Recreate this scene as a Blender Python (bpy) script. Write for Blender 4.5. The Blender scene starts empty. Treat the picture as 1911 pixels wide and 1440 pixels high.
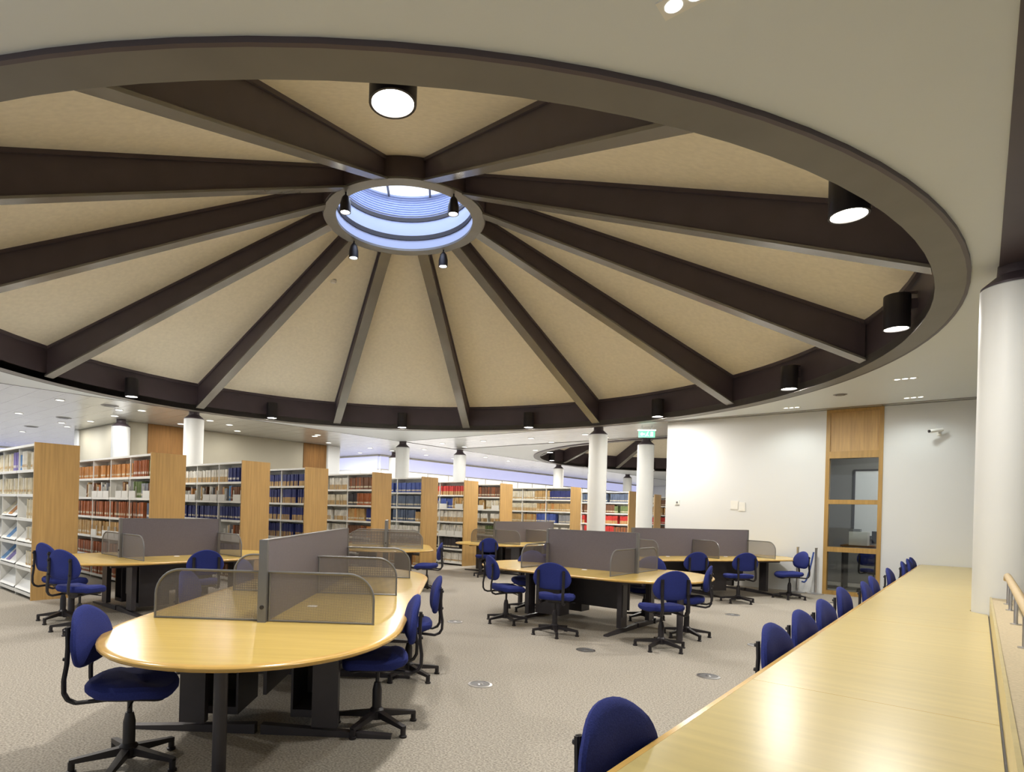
import bpy, bmesh, math, random
from mathutils import Vector, Matrix
random.seed(7)
PI = math.pi
SC = bpy.context.scene
COL = SC.collection

# ------------------------------------------------------------------ camera
W_PX, H_PX = 1911.0, 1440.0
F_PX, CX, CY, ROLL, EYE = 1132.84, 823.92, 952.65, 0.0277, 1.5
cam = bpy.data.cameras.new('camera')
cam_o = bpy.data.objects.new('camera', cam)
COL.objects.link(cam_o)
cam.sensor_fit = 'HORIZONTAL'
cam.sensor_width = 36.0
cam.lens = F_PX / W_PX * 36.0
cam.shift_x = (W_PX / 2 - CX) / W_PX
cam.shift_y = (CY - H_PX / 2) / W_PX
cam.clip_start = 0.05
cam.clip_end = 200
cr, sr = math.cos(ROLL), math.sin(ROLL)
cam_o.matrix_world = Matrix(((cr, -sr, 0, 0), (0, 0, -1, 0), (sr, cr, 0, EYE), (0, 0, 0, 1)))
SC.camera = cam_o

# ------------------------------------------------------------------ world, exposure
wd = bpy.data.worlds.new('world')
SC.world = wd
wd.use_nodes = True
bg = wd.node_tree.nodes['Background']
bg.inputs[0].default_value = (0.86, 0.93, 1.0, 1)
bg.inputs[1].default_value = 0.8
SC.view_settings.view_transform = 'Standard'
SC.view_settings.look = 'None'
SC.view_settings.gamma = 1
SC.view_settings.exposure = -0.03
SC.view_settings.use_curve_mapping = False

# ------------------------------------------------------------------ room grid: s runs along the counter, n to its right
TH = math.radians(41.5)
SN, CS = math.sin(TH), math.cos(TH)
def g2w(s, n):
    return (s * SN + n * CS, s * CS - n * SN)
GROT = -TH                      # local +Y -> along s, local +X -> along n
ZC = 3.80                       # ceiling height
RC = (-0.753, 10.2)             # centre of the big dome
R_OUT, R_IN = 7.2, 6.97

def area_light(name, loc, size, power, col=(1, 1, 1), rot=(0, 0, 0), sy=None, spread=None):
    l = bpy.data.lights.new(name, 'AREA')
    l.energy = power
    l.color = col
    l.size = size
    if sy:
        l.shape = 'RECTANGLE'
        l.size_y = sy
    else:
        l.shape = 'DISK'
    if spread:
        l.spread = spread
    o = bpy.data.objects.new(name, l)
    o.location = loc
    o.rotation_euler = rot
    COL.objects.link(o)
    return o
def spot_light(name, loc, power, col=(1, 1, 1), angle=110, blend=0.6, r=0.06):
    l = bpy.data.lights.new(name, 'SPOT')
    l.energy = power
    l.color = col
    l.spot_size = math.radians(angle)
    l.spot_blend = blend
    l.shadow_soft_size = r
    o = bpy.data.objects.new(name, l)
    o.location = loc
    COL.objects.link(o)
    return o

# daylight: skylight of the dome and the tall glazing beyond the parapet and behind the reader's back
area_light('skylight_daylight', (RC[0], RC[1], 7.25), 2.0, 26, (0.68, 0.78, 1.0))

# ------------------------------------------------------------------ materials
def mat(name, col, rough=0.6, metal=0.0, noise=None, emit=None, estr=0.0, spec=0.5, bump=None):
    m = bpy.data.materials.new(name)
    m.use_nodes = True
    nt = m.node_tree
    b = nt.nodes['Principled BSDF']
    b.inputs['Base Color'].default_value = (*col, 1)
    b.inputs['Roughness'].default_value = rough
    b.inputs['Metallic'].default_value = metal
    b.inputs['Specular IOR Level'].default_value = spec
    if emit:
        b.inputs['Emission Color'].default_value = (*emit, 1)
        b.inputs['Emission Strength'].default_value = estr
    if noise or bump:
        tc = nt.nodes.new('ShaderNodeTexCoord')
        mp = nt.nodes.new('ShaderNodeMapping')
        nt.links.new(tc.outputs['Object'], mp.inputs[0])
        nz = nt.nodes.new('ShaderNodeTexNoise')
        nt.links.new(mp.outputs[0], nz.inputs['Vector'])
    if noise:
        sc_, amt, stretch = noise
        mp.inputs['Scale'].default_value = stretch
        nz.inputs['Scale'].default_value = sc_
        nz.inputs['Detail'].default_value = 4
        rp = nt.nodes.new('ShaderNodeValToRGB')
        rp.color_ramp.elements[0].position = 0.3
        rp.color_ramp.elements[1].position = 0.7
        rp.color_ramp.elements[0].color = (*[c * (1 - amt) for c in col], 1)
        rp.color_ramp.elements[1].color = (*[min(1, c * (1 + amt)) for c in col], 1)
        nt.links.new(nz.outputs['Fac'], rp.inputs[0])
        nt.links.new(rp.outputs[0], b.inputs['Base Color'])
    if bump:
        bp = nt.nodes.new('ShaderNodeBump')
        bp.inputs['Strength'].default_value = bump
        bp.inputs['Distance'].default_value = 0.004
        nt.links.new(nz.outputs['Fac'], bp.inputs['Height'])
        nt.links.new(bp.outputs[0], b.inputs['Normal'])
    return m

M = {}
M['carpet'] = mat('carpet', (0.36, 0.33, 0.285), 0.95, noise=(75, 0.40, (1, 1, 1)), bump=0.4, spec=0.1)
M['plaster'] = mat('ceiling_plaster', (0.68, 0.72, 0.745), 0.5, noise=(0.5, 0.02, (1, 1, 1)))
M['wall'] = mat('wall_paint', (0.72, 0.73, 0.73), 0.7, noise=(0.7, 0.02, (1, 1, 1)))
M['beige_wall'] = mat('beige_wall_paint', (0.34, 0.31, 0.235), 0.7, noise=(0.7, 0.03, (1, 1, 1)))
M['steel'] = mat('dark_brown_steel', (0.072, 0.054, 0.064), 0.45, noise=(3, 0.08, (1, 1, 1)))
M['flange'] = mat('grey_brown_flange', (0.21, 0.20, 0.18), 0.26, 0.3, noise=(3, 0.06, (1, 1, 1)))
M['ring'] = mat('ring_soffit', (0.17, 0.16, 0.145), 0.5, 0.0, noise=(2, 0.08, (1, 1, 1)))
M['panel'] = mat('cream_acoustic_panel', (0.80, 0.74, 0.605), 0.9, noise=(14, 0.05, (1, 1, 1)), bump=0.15, spec=0.1)
M['white'] = mat('white_metal', (0.80, 0.79, 0.75), 0.4, noise=(2, 0.02, (1, 1, 1)))
M['column'] = mat('column_paint', (0.70, 0.71, 0.70), 0.5, noise=(1.5, 0.02, (1, 1, 1)))
M['oak_panel'] = mat('oak_end_panel', (0.50, 0.31, 0.115), 0.45, noise=(2.2, 0.14, (14, 14, 0.7)))
M['oak_dark'] = mat('brown_timber', (0.20, 0.10, 0.032), 0.75, spec=0.2, noise=(2.2, 0.18, (14, 14, 0.7)))
M['oak_frame'] = mat('oak_frame', (0.42, 0.25, 0.07), 0.4, noise=(2.2, 0.14, (12, 12, 0.8)))
M['oak_top'] = mat('pale_oak_worktop', (0.61, 0.435, 0.125), 0.22, noise=(1.8, 0.06, (0.7, 14, 1)))
M['oak_lip'] = mat('oak_lipping', (0.62, 0.39, 0.115), 0.2, noise=(2.0, 0.10, (3, 3, 1)))
M['oak_counter'] = mat('oak_counter', (0.53, 0.425, 0.175), 0.28, noise=(1.6, 0.07, (0.7, 12, 1)))
M['divider'] = mat('grey_divider', (0.148, 0.132, 0.157), 0.5, noise=(60, 0.05, (1, 1, 1)))
M['divider_edge'] = mat('grey_aluminium_edge', (0.19, 0.19, 0.195), 0.38, 0.4, noise=(5, 0.05, (1, 1, 1)))
M['dark_leg'] = mat('dark_grey_metal', (0.05, 0.044, 0.05), 0.42, noise=(6, 0.1, (1, 1, 1)))
M['blue'] = mat('royal_blue_fabric', (0.022, 0.032, 0.175), 0.85, noise=(180, 0.18, (1, 1, 1)), bump=0.3, spec=0.25)
M['black'] = mat('black_plastic', (0.018, 0.015, 0.018), 0.42, noise=(8, 0.1, (1, 1, 1)))
M['chrome'] = mat('brushed_steel', (0.55, 0.55, 0.57), 0.28, 0.9, noise=(9, 0.05, (1, 1, 1)))
M['ledge'] = mat('speckled_ledge', (0.50, 0.41, 0.26), 0.7, noise=(90, 0.13, (1, 1, 1)), bump=0.15)
M['rail'] = mat('beech_handrail', (0.52, 0.38, 0.19), 0.4, noise=(3, 0.08, (2, 12, 12)))
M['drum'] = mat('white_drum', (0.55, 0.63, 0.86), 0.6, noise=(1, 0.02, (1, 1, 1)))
M['sky'] = mat('skylight_glass', (0.8, 0.85, 0.95), 0.3, emit=(0.88, 0.93, 1.0), estr=1.1)
M['lamp'] = mat('lamp_lens', (1, 0.95, 0.85), 0.3, emit=(1.0, 0.95, 0.84), estr=30)
M['down'] = mat('downlight_lens', (1, 1, 1), 0.3, emit=(0.97, 1.0, 0.95), estr=2.6)
M['lavender'] = mat('lavender_glow', (0.55, 0.57, 0.80), 0.5, emit=(0.50, 0.52, 0.82), estr=0.85)  # daylight falling on the fascia, put in as a lavender glow
M['far_glow'] = mat('pale_glow', (0.8, 0.8, 0.78), 0.5, emit=(0.83, 0.81, 0.80), estr=1.35)  # glow standing in for the bright space beyond the fascia
M['far_glow_dim'] = mat('pale_glow_dim', (0.7, 0.7, 0.72), 0.5, emit=(0.78, 0.79, 0.84), estr=0.6)  # dimmer copy of the same pale glow
M['paper'] = mat('paper', (0.80, 0.79, 0.74), 0.8, noise=(5, 0.05, (1, 1, 1)))
M['exit'] = mat('exit_sign_green', (0.1, 0.6, 0.35), 0.4, emit=(0.25, 0.85, 0.5), estr=0.8)
M['exit_white'] = mat('exit_sign_white', (0.9, 1, 0.95), 0.4, emit=(0.85, 1, 0.92), estr=1.4)
M['rope'] = mat('blue_rope', (0.04, 0.08, 0.30), 0.8, noise=(60, 0.2, (1, 1, 1)))
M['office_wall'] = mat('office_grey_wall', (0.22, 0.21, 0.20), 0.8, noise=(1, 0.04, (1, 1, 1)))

def tile_mat():
    m = mat('metal_ceiling_tile', (0.60, 0.58, 0.52), 0.27, 0.45)
    nt = m.node_tree
    b = nt.nodes['Principled BSDF']
    tc = nt.nodes.new('ShaderNodeTexCoord')
    br = nt.nodes.new('ShaderNodeTexBrick')
    br.offset = 0
    br.inputs['Color1'].default_value = (0.56, 0.56, 0.53, 1)
    br.inputs['Color2'].default_value = (0.54, 0.54, 0.52, 1)
    br.inputs['Mortar'].default_value = (0.30, 0.28, 0.25, 1)
    br.inputs['Scale'].default_value = 1
    br.inputs['Mortar Size'].default_value = 0.005
    br.inputs['Brick Width'].default_value = 1.46
    br.inputs['Row Height'].default_value = 0.49
    nt.links.new(tc.outputs['Object'], br.inputs['Vector'])
    nt.links.new(br.outputs['Color'], b.inputs['Base Color'])
    return m
M['tile'] = tile_mat()

def perf_mat():
    # perforated sheet: round holes on a staggered grid, object coordinates
    m = bpy.data.materials.new('perforated_sheet')
    m.use_nodes = True
    nt = m.node_tree
    b = nt.nodes['Principled BSDF']
    b.inputs['Base Color'].default_value = (0.15, 0.137, 0.135, 1)
    b.inputs['Roughness'].default_value = 0.5
    tc = nt.nodes.new('ShaderNodeTexCoord')
    vo = nt.nodes.new('ShaderNodeTexVoronoi')
    vo.inputs['Scale'].default_value = 190
    vo.inputs['Randomness'].default_value = 0.0
    mp = nt.nodes.new('ShaderNodeMapping')
    mp.inputs['Scale'].default_value = (1, 0.0001, 1)
    nt.links.new(tc.outputs['Object'], mp.inputs[0])
    nt.links.new(mp.outputs[0], vo.inputs['Vector'])
    mr = nt.nodes.new('ShaderNodeMapRange')
    mr.inputs['From Min'].default_value = 0.24
    mr.inputs['From Max'].default_value = 0.40
    nt.links.new(vo.outputs['Distance'], mr.inputs['Value'])
    tr = nt.nodes.new('ShaderNodeBsdfTransparent')
    mx = nt.nodes.new('ShaderNodeMixShader')
    nt.links.new(mr.outputs[0], mx.inputs[0])
    nt.links.new(tr.outputs[0], mx.inputs[1])
    nt.links.new(b.outputs[0], mx.inputs[2])
    nt.links.new(mx.outputs[0], nt.nodes['Material Output'].inputs['Surface'])
    return m
M['perf'] = perf_mat()

def glass_mat():
    m = bpy.data.materials.new('clear_glass')
    m.use_nodes = True
    nt = m.node_tree
    nt.nodes.remove(nt.nodes['Principled BSDF'])
    tr = nt.nodes.new('ShaderNodeBsdfTransparent')
    tr.inputs[0].default_value = (0.80, 0.83, 0.82, 1)
    gl = nt.nodes.new('ShaderNodeBsdfGlossy')
    gl.inputs['Roughness'].default_value = 0.02
    lw = nt.nodes.new('ShaderNodeFresnel')
    lw.inputs[0].default_value = 1.5
    mx = nt.nodes.new('ShaderNodeMixShader')
    nt.links.new(lw.outputs[0], mx.inputs[0])
    nt.links.new(tr.outputs[0], mx.inputs[1])
    nt.links.new(gl.outputs[0], mx.inputs[2])
    nt.links.new(mx.outputs[0], nt.nodes['Material Output'].inputs['Surface'])
    return m
M['glass'] = glass_mat()

BOOK = {
    'cream': (0.62, 0.56, 0.42), 'white': (0.68, 0.65, 0.58), 'tan': (0.47, 0.30, 0.12), 'orange': (0.50, 0.22, 0.06),
    'rust': (0.34, 0.10, 0.03), 'brown': (0.16, 0.07, 0.035), 'navy': (0.022, 0.03, 0.15), 'blue': (0.06, 0.10, 0.36),
    'slate': (0.09, 0.12, 0.19), 'red': (0.50, 0.03, 0.025), 'green': (0.14, 0.19, 0.07), 'grey': (0.26, 0.27, 0.30),
    'sky': (0.12, 0.28, 0.55), 'black': (0.03, 0.025, 0.03), 'lilac': (0.20, 0.16, 0.42)}
BM = {k: mat('book_' + k, v, 0.6, noise=(9, 0.18, (1, 1, 1))) for k, v in BOOK.items()}

# ------------------------------------------------------------------ mesh helpers
class MB:
    def __init__(self):
        self.v, self.f, self.m, self.sm = [], [], [], []
    def add(self, vs, fs, mi=0, smooth=False):
        o = len(self.v)
        self.v += [tuple(p) for p in vs]
        for f in fs:
            self.f.append([i + o for i in f]); self.m.append(mi); self.sm.append(smooth)
        return self
    def box(self, x0, x1, y0, y1, z0, z1, mi=0):
        vs = [(x, y, z) for z in (z0, z1) for y in (y0, y1) for x in (x0, x1)]
        return self.add(vs, [(0, 2, 3, 1), (4, 5, 7, 6), (0, 1, 5, 4), (2, 6, 7, 3), (0, 4, 6, 2), (1, 3, 7, 5)], mi)
    def hexa(self, p, mi=0):    # eight points, bottom four then top four
        return self.add(p, [(0, 3, 2, 1), (4, 5, 6, 7), (0, 1, 5, 4), (1, 2, 6, 5), (2, 3, 7, 6), (3, 0, 4, 7)], mi)
    def bar(self, a, b, w, h, mi=0, w2=None, h2=None, up=(0, 0, 1)):
        a, b = Vector(a), Vector(b)
        d = (b - a).normalized()
        s = d.cross(Vector(up))
        s = s.normalized() if s.length > 1e-5 else Vector((1, 0, 0))
        u = s.cross(d)
        w2, h2 = w2 or w, h2 or h
        P = []
        for q, ww, hh in ((a, w, h), (b, w2, h2)):
            for i, j in ((-1, -1), (1, -1), (1, 1), (-1, 1)):
                P.append(q + s * (i * ww / 2) + u * (j * hh / 2))
        return self.add(P, [(0, 1, 2, 3), (7, 6, 5, 4), (0, 4, 5, 1), (1, 5, 6, 2), (2, 6, 7, 3), (3, 7, 4, 0)], mi)
    def lathe(self, prof, seg=24, c=(0, 0), mi=0, smooth=True, cap=True, a0=0, a1=2 * PI):
        full = abs(a1 - a0 - 2 * PI) < 1e-6
        n = seg if full else seg + 1
        vs = []
        for r, z in prof:
            for i in range(n):
                a = a0 + (a1 - a0) * i / seg
                vs.append((c[0] + r * math.sin(a), c[1] + r * math.cos(a), z))
        fs = []
        for k in range(len(prof) - 1):
            for i in range(seg):
                j = (i + 1) % n
                fs.append((k * n + i, (k + 1) * n + i, (k + 1) * n + j, k * n + j))
        self.add(vs, fs, mi, smooth)
        if cap and full:
            o = len(self.v) - len(vs)
            for k, rev in ((0, False), (len(prof) - 1, True)):
                if prof[k][0] > 1e-4:
                    idx = [o + k * n + i for i in range(n)]
                    self.f.append(idx[::-1] if rev else idx)
                    self.m.append(mi); self.sm.append(False)
        return self
    def tube(self, pts, r, seg=10, mi=0, smooth=True, flat=None):
        pts = [Vector(p) for p in pts]
        n = len(pts)
        vs, prev = [], None
        for i, p in enumerate(pts):
            d = (pts[min(i + 1, n - 1)] - pts[max(i - 1, 0)]).normalized()
            if prev is None:
                a = Vector((0, 0, 1)) if abs(d.z) < 0.9 else Vector((1, 0, 0))
                s = d.cross(a).normalized()
            else:
                s = (prev - d * prev.dot(d)).normalized()
            prev = s
            u = d.cross(s)
            rr = r[i] if isinstance(r, (list, tuple)) else r
            for k in range(seg):
                t = 2 * PI * k / seg
                fl = flat or 1
                vs.append(p + s * (math.cos(t) * rr) + u * (math.sin(t) * rr * fl))
        fs = [(i * seg + k, i * seg + (k + 1) % seg, (i + 1) * seg + (k + 1) % seg, (i + 1) * seg + k) for i in range(n - 1) for k in range(seg)]
        self.add(vs, fs, mi, smooth)
        o = len(self.v) - len(vs)
        self.f.append([o + k for k in range(seg)][::-1]); self.m.append(mi); self.sm.append(False)
        self.f.append([o + (n - 1) * seg + k for k in range(seg)]); self.m.append(mi); self.sm.append(False)
        return self
    def prism(self, out, z0, z1, mi=0, mside=None, smooth=False):
        n = len(out)
        vs = [(x, y, z0) for x, y in out] + [(x, y, z1) for x, y in out]
        self.add(vs, [list(range(n))[::-1], list(range(n, 2 * n))], mi)
        self.add(vs, [(i, (i + 1) % n, n + (i + 1) % n, n + i) for i in range(n)], mi if mside is None else mside, smooth)
        return self
    def loops(self, loops, mi=0, smooth=True, cap=True):
        n = len(loops[0])
        vs = [p for l in loops for p in l]
        fs = [(k * n + i, k * n + (i + 1) % n, (k + 1) * n + (i + 1) % n, (k + 1) * n + i) for k in range(len(loops) - 1) for i in range(n)]
        self.add(vs, fs, mi, smooth)
        if cap:
            o = len(self.v) - len(vs)
            self.f.append([o + i for i in range(n)][::-1]); self.m.append(mi); self.sm.append(smooth)
            self.f.append([o + (len(loops) - 1) * n + i for i in range(n)]); self.m.append(mi); self.sm.append(smooth)
        return self
    def mesh(self, name, mats):
        me = bpy.data.meshes.new(name)
        me.from_pydata(self.v, [], self.f)
        for m_ in (mats if isinstance(mats, (list, tuple)) else [mats]):
            me.materials.append(m_)
        me.polygons.foreach_set('material_index', self.m)
        me.polygons.foreach_set('use_smooth', self.sm)
        me.update()
        bm = bmesh.new(); bm.from_mesh(me)
        bmesh.ops.remove_doubles(bm, verts=bm.verts, dist=1e-5)
        bmesh.ops.recalc_face_normals(bm, faces=bm.faces)
        for e in bm.edges:
            if len(e.link_faces) == 2 and e.calc_face_angle(0) > 0.7:
                e.smooth = False
        bm.to_mesh(me); bm.free()
        return me
    def build(self, name, mats, parent=None, loc=None, rz=0):
        o = bpy.data.objects.new(name, self.mesh(name, mats))
        COL.objects.link(o)
        if parent: o.parent = parent
        if loc: o.location = loc
        if rz: o.rotation_euler = (0, 0, rz)
        return o
def link(me, name, parent=None, loc=(0, 0, 0), rz=0):
    o = bpy.data.objects.new(name, me)
    COL.objects.link(o)
    if parent: o.parent = parent
    o.location = loc
    o.rotation_euler = (0, 0, rz)
    return o
def tag(o, label=None, cat=None, group=None, kind=None):
    if label: o['label'] = label
    if cat: o['category'] = cat
    if group: o['group'] = group
    if kind: o['kind'] = kind
    return o
def empty(name, loc, rz=0):
    o = bpy.data.objects.new(name, None)
    o.empty_display_size = 0.1
    COL.objects.link(o)
    o.location = loc
    o.rotation_euler = (0, 0, rz)
    return o
KIDS = {}
def kids(o):
    return [c for c in COL.objects if c.parent == o]
def copy_tree(o, tree=None, parent=None):
    c = o.copy()
    COL.objects.link(c)
    if parent: c.parent = parent
    for ch in (KIDS[o.name] if o.name in KIDS else KIDS.setdefault(o.name, kids(o))):
        copy_tree(ch, None, c)
    return c
def struct(o, label=None):
    o['kind'] = 'structure'
    if label: o['label'] = label
    return o

# ------------------------------------------------------------------ floor, ceiling, walls
f_ = MB().box(-34, 6, -6, 46, -0.1, 0).build('floor', M['carpet'], None, (0, 0, 0), GROT)
struct(f_)
# ceiling in local grid axes: X = n, Y = s
def square_with_hole(mb, n0, n1, s0, s1, cn, cs, r, z, z2):
    seg = 96
    ins, outs = [], []
    for i in range(seg):
        a = 2 * PI * i / seg
        dx, dy = math.sin(a), math.cos(a)
        ins.append((cn + r * dx, cs + r * dy))
        t = min([((n1 - cn) / dx if dx > 1e-9 else 1e9), ((n0 - cn) / dx if dx < -1e-9 else 1e9),
                 ((s1 - cs) / dy if dy > 1e-9 else 1e9), ((s0 - cs) / dy if dy < -1e-9 else 1e9)])
        outs.append((cn + t * dx, cs + t * dy))
    for zz in (z, z2):
        vs = [(x, y, zz) for x, y in ins] + [(x, y, zz) for x, y in outs]
        mb.add(vs, [(i, seg + i, seg + (i + 1) % seg, (i + 1) % seg) for i in range(seg)])
        for (cxn, cys) in ((n0, s0), (n1, s0), (n0, s1), (n1, s1)):
            # corner triangles
            best = []
            for i in range(seg):
                p, q = outs[i], outs[(i + 1) % seg]
                if (abs(p[0] - cxn) < 1e-6) != (abs(q[0] - cxn) < 1e-6) and (abs(p[1] - cys) < 2 or abs(q[1] - cys) < 2):
                    if (p[0] - cn) * (cxn - cn) > 0 and (p[1] - cs) * (cys - cs) > 0:
                        best = [p, (cxn, cys), q]
            if best:
                mb.add([(x, y, zz) for x, y in best], [(0, 1, 2)])
    vs = [(x, y, z) for x, y in ins] + [(x, y, z2) for x, y in ins]
    mb.add(vs, [(i, (i + 1) % seg, seg + (i + 1) % seg, seg + i) for i in range(seg)])
RS, RN = RC[0] * SN + RC[1] * CS, RC[0] * CS - RC[1] * SN
S2 = RS + 17.4                      # second dome further along the same line
for k, (s_c) in enumerate((RS, S2)):
    mb = MB()
    square_with_hole(mb, -14.66, 0.09, s_c - 7.36, s_c + 7.30, RN, s_c, R_OUT + 0.02, ZC, ZC + 0.12)
    struct(mb.build('ceiling', M['plaster'], None, (0, 0, 0), GROT))
mb = MB()
mb.box(-14.65, 0.09, RS + 7.32, S2 - 7.38, ZC + 0.006, ZC + 0.1)
struct(mb.build('ceiling', M['tile'], None, (0, 0, 0), GROT))
mb = MB()
mb.box(-34, -14.68, -6, 46, ZC + 0.006, ZC + 0.1)
struct(mb.build('ceiling', M['tile'], None, (0, 0, 0), GROT))
mb = MB()
mb.box(-14.66, 0.09, -6, RS - 7.38, ZC + 0.006, ZC + 0.1)
mb.box(-14.66, 0.09, S2 + 7.32, 46, ZC + 0.006, ZC + 0.1)
mb.box(0.6, 6, -6, 46, ZC + 0.006, ZC + 0.1)
struct(mb.build('ceiling', M['plaster'], None, (0, 0, 0), GROT))
# dark steel beam that lines the ceiling above the parapet
struct(MB().box(0.09, 0.60, -6, 46, ZC - 0.015, ZC + 0.35).build('trim_1', M['steel'], None, (0, 0, 0), GROT))

def joint(name, n0, n1, s0, s1):
    return struct(MB().box(n0, n1, s0, s1, ZC - 0.004, ZC + 0.006).build(name, M['steel'], None, (0, 0, 0), GROT))
joint('trim_7', -14.685, -14.655, -6, 46)
joint('trim_8', -14.65, 0.09, RS + 7.28, RS + 7.31)
joint('trim_9', -14.65, 0.09, S2 - 7.37, S2 - 7.34)
WS = 14.70          # white wall with the glazed slot, s coordinate of its face
WN0, WN1 = -5.72, 6.0
WIN0, WIN1 = -2.40, -1.43
mb = MB()
mb.box(WN0, WIN0, WS, WS + 0.25, 0, ZC)
mb.box(WIN1, WN1, WS, WS + 0.25, 0, ZC)
struct(mb.build('wall_back', M['wall'], None, (0, 0, 0), GROT))
struct(MB().box(WN0, WN0 + 0.22, WS + 0.25, WS + 4.2, 0, ZC).build('wall_office_side', M['wall'], None, (0, 0, 0), GROT))
# the tall oak framed window, floor to ceiling
win = empty('window_1', (*g2w(WS, (WIN0 + WIN1) / 2), 0), GROT)
struct(win)
hw = (WIN1 - WIN0) / 2
mb = MB()
mb.box(-hw, -hw + 0.07, -0.015, 0.14, 0, ZC); mb.box(hw - 0.07, hw, -0.015, 0.14, 0, ZC)
for z0, z1 in ((0, 0.08), (0.88, 0.98), (1.86, 1.95), (2.80, 2.94), (ZC - 0.06, ZC)):
    mb.box(-hw + 0.07, hw - 0.07, -0.015, 0.14, z0, z1)
mb.build('window_frame', M['oak_frame'], win)
MB().box(-hw + 0.07, hw - 0.07, 0.02, 0.06, 2.94, ZC - 0.06).build('timber_panel', M['oak_panel'], win)
for z0, z1 in ((0.08, 0.88), (0.98, 1.86), (1.95, 2.80)):
    MB().box(-hw + 0.07, hw - 0.07, 0.05, 0.058, z0, z1).build('pane', M['glass'], win)
# office behind the window
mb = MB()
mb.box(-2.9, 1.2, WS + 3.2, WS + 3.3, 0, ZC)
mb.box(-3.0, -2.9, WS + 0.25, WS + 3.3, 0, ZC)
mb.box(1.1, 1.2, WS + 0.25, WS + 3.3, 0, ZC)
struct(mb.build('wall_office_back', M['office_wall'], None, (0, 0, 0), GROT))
wb = empty('whiteboard', (*g2w(WS + 3.18, -1.66), 0), GROT)
tag(wb, 'white marker board on the office wall seen through the tall window', 'whiteboard')
MB().box(-0.62, 0.62, -0.015, 0.0, 1.18, 2.75).build('board', M['wall'], wb)
MB().box(-0.66, -0.62, -0.03, 0.0, 1.14, 2.79).box(0.62, 0.66, -0.03, 0, 1.14, 2.79).box(-0.62, 0.62, -0.03, 0, 2.75, 2.79).box(-0.62, 0.62, -0.03, 0, 1.14, 1.18).build('frame', M['dark_leg'], wb)
area_light('office_lamp', (*g2w(WS + 1.6, -1.2), ZC - 0.1), 0.6, 75, (1, 0.98, 0.95))

# left side of the room
def gbox(name, n0, n1, s0, s1, z0, z1, m):
    return struct(MB().box(n0, n1, s0, s1, z0, z1).build(name, m, None, (0, 0, 0), GROT))
gbox('wall_left', -18.5, -18.2, 7.0, 14.6, 0, ZC, M['beige_wall'])
gbox('trim_2', -18.2, -18.17, 7.55, 8.75, 0, ZC, M['oak_dark'])
gbox('trim_3', -18.2, -18.17, 13.0, 14.0, 0, ZC, M['oak_dark'])
gbox('trim_4', -18.2, -18.12, 14.05, 14.6, 0, ZC, M['wall'])
gbox('wall_left_return', -22.0, -18.5, 6.95, 7.2, 0, ZC, M['beige_wall'])
gbox('trim_5', -22.3, -22.0, 6.9, 7.25, 0, ZC, M['wall'])
gbox('wall_far_left', -33.0, -32.7, -6, 46, 0, ZC, M['oak_dark'])
# far side: daylit fascia and bright space beyond, both built as glowing panels
def glazed(name, n0, n1, s0, s1, along, glass='far_glow'):
    w = empty(name, (0, 0, 0), GROT)
    struct(w)
    MB().box(n0, n1, s0, s1, 3.22, ZC - 0.04).build('glow_band', M['lavender'], w)
    MB().box(n0, n1, s0, s1, 0.0, 3.16).build('glow_sheet', M[glass], w)
    mb = MB()
    mb.box(n0 - 0.03, n1 + 0.03, s0 - 0.03, s1 + 0.03, 3.16, 3.22)
    mb.box(n0 - 0.03, n1 + 0.03, s0 - 0.03, s1 + 0.03, ZC - 0.06, ZC)
    t = 0.0
    L = (s1 - s0) if along == 's' else (n1 - n0)
    while t < L:
        if along == 's':
            mb.box(n0 - 0.03, n1 + 0.03, s0 + t, s0 + t + 0.05, 0, 3.16)
        else:
            mb.box(n0 + t, n0 + t + 0.05, s0 - 0.03, s1 + 0.03, 0, 3.16)
        t += 1.46
    mb.build('window_frame', M['white'], w)
glazed('glow_wall_2', -19.2, -19.1, 17.6, 45.0, 's')
glazed('glow_wall_3', -32.0, -19.2, 17.5, 17.6, 'n', 'far_glow_dim')
glazed('window_4', -32.6, -32.5, -5.8, 17.0, 's', 'far_glow_dim')  # unseen glazing, added for its bluish glow on the tiled ceiling
gbox('wall_far', -34, 6, 45.5, 45.8, 0, ZC, M['wall'])
gbox('wall_right', 5.6, 5.8, -6, 46, 0, ZC, M['wall'])

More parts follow.
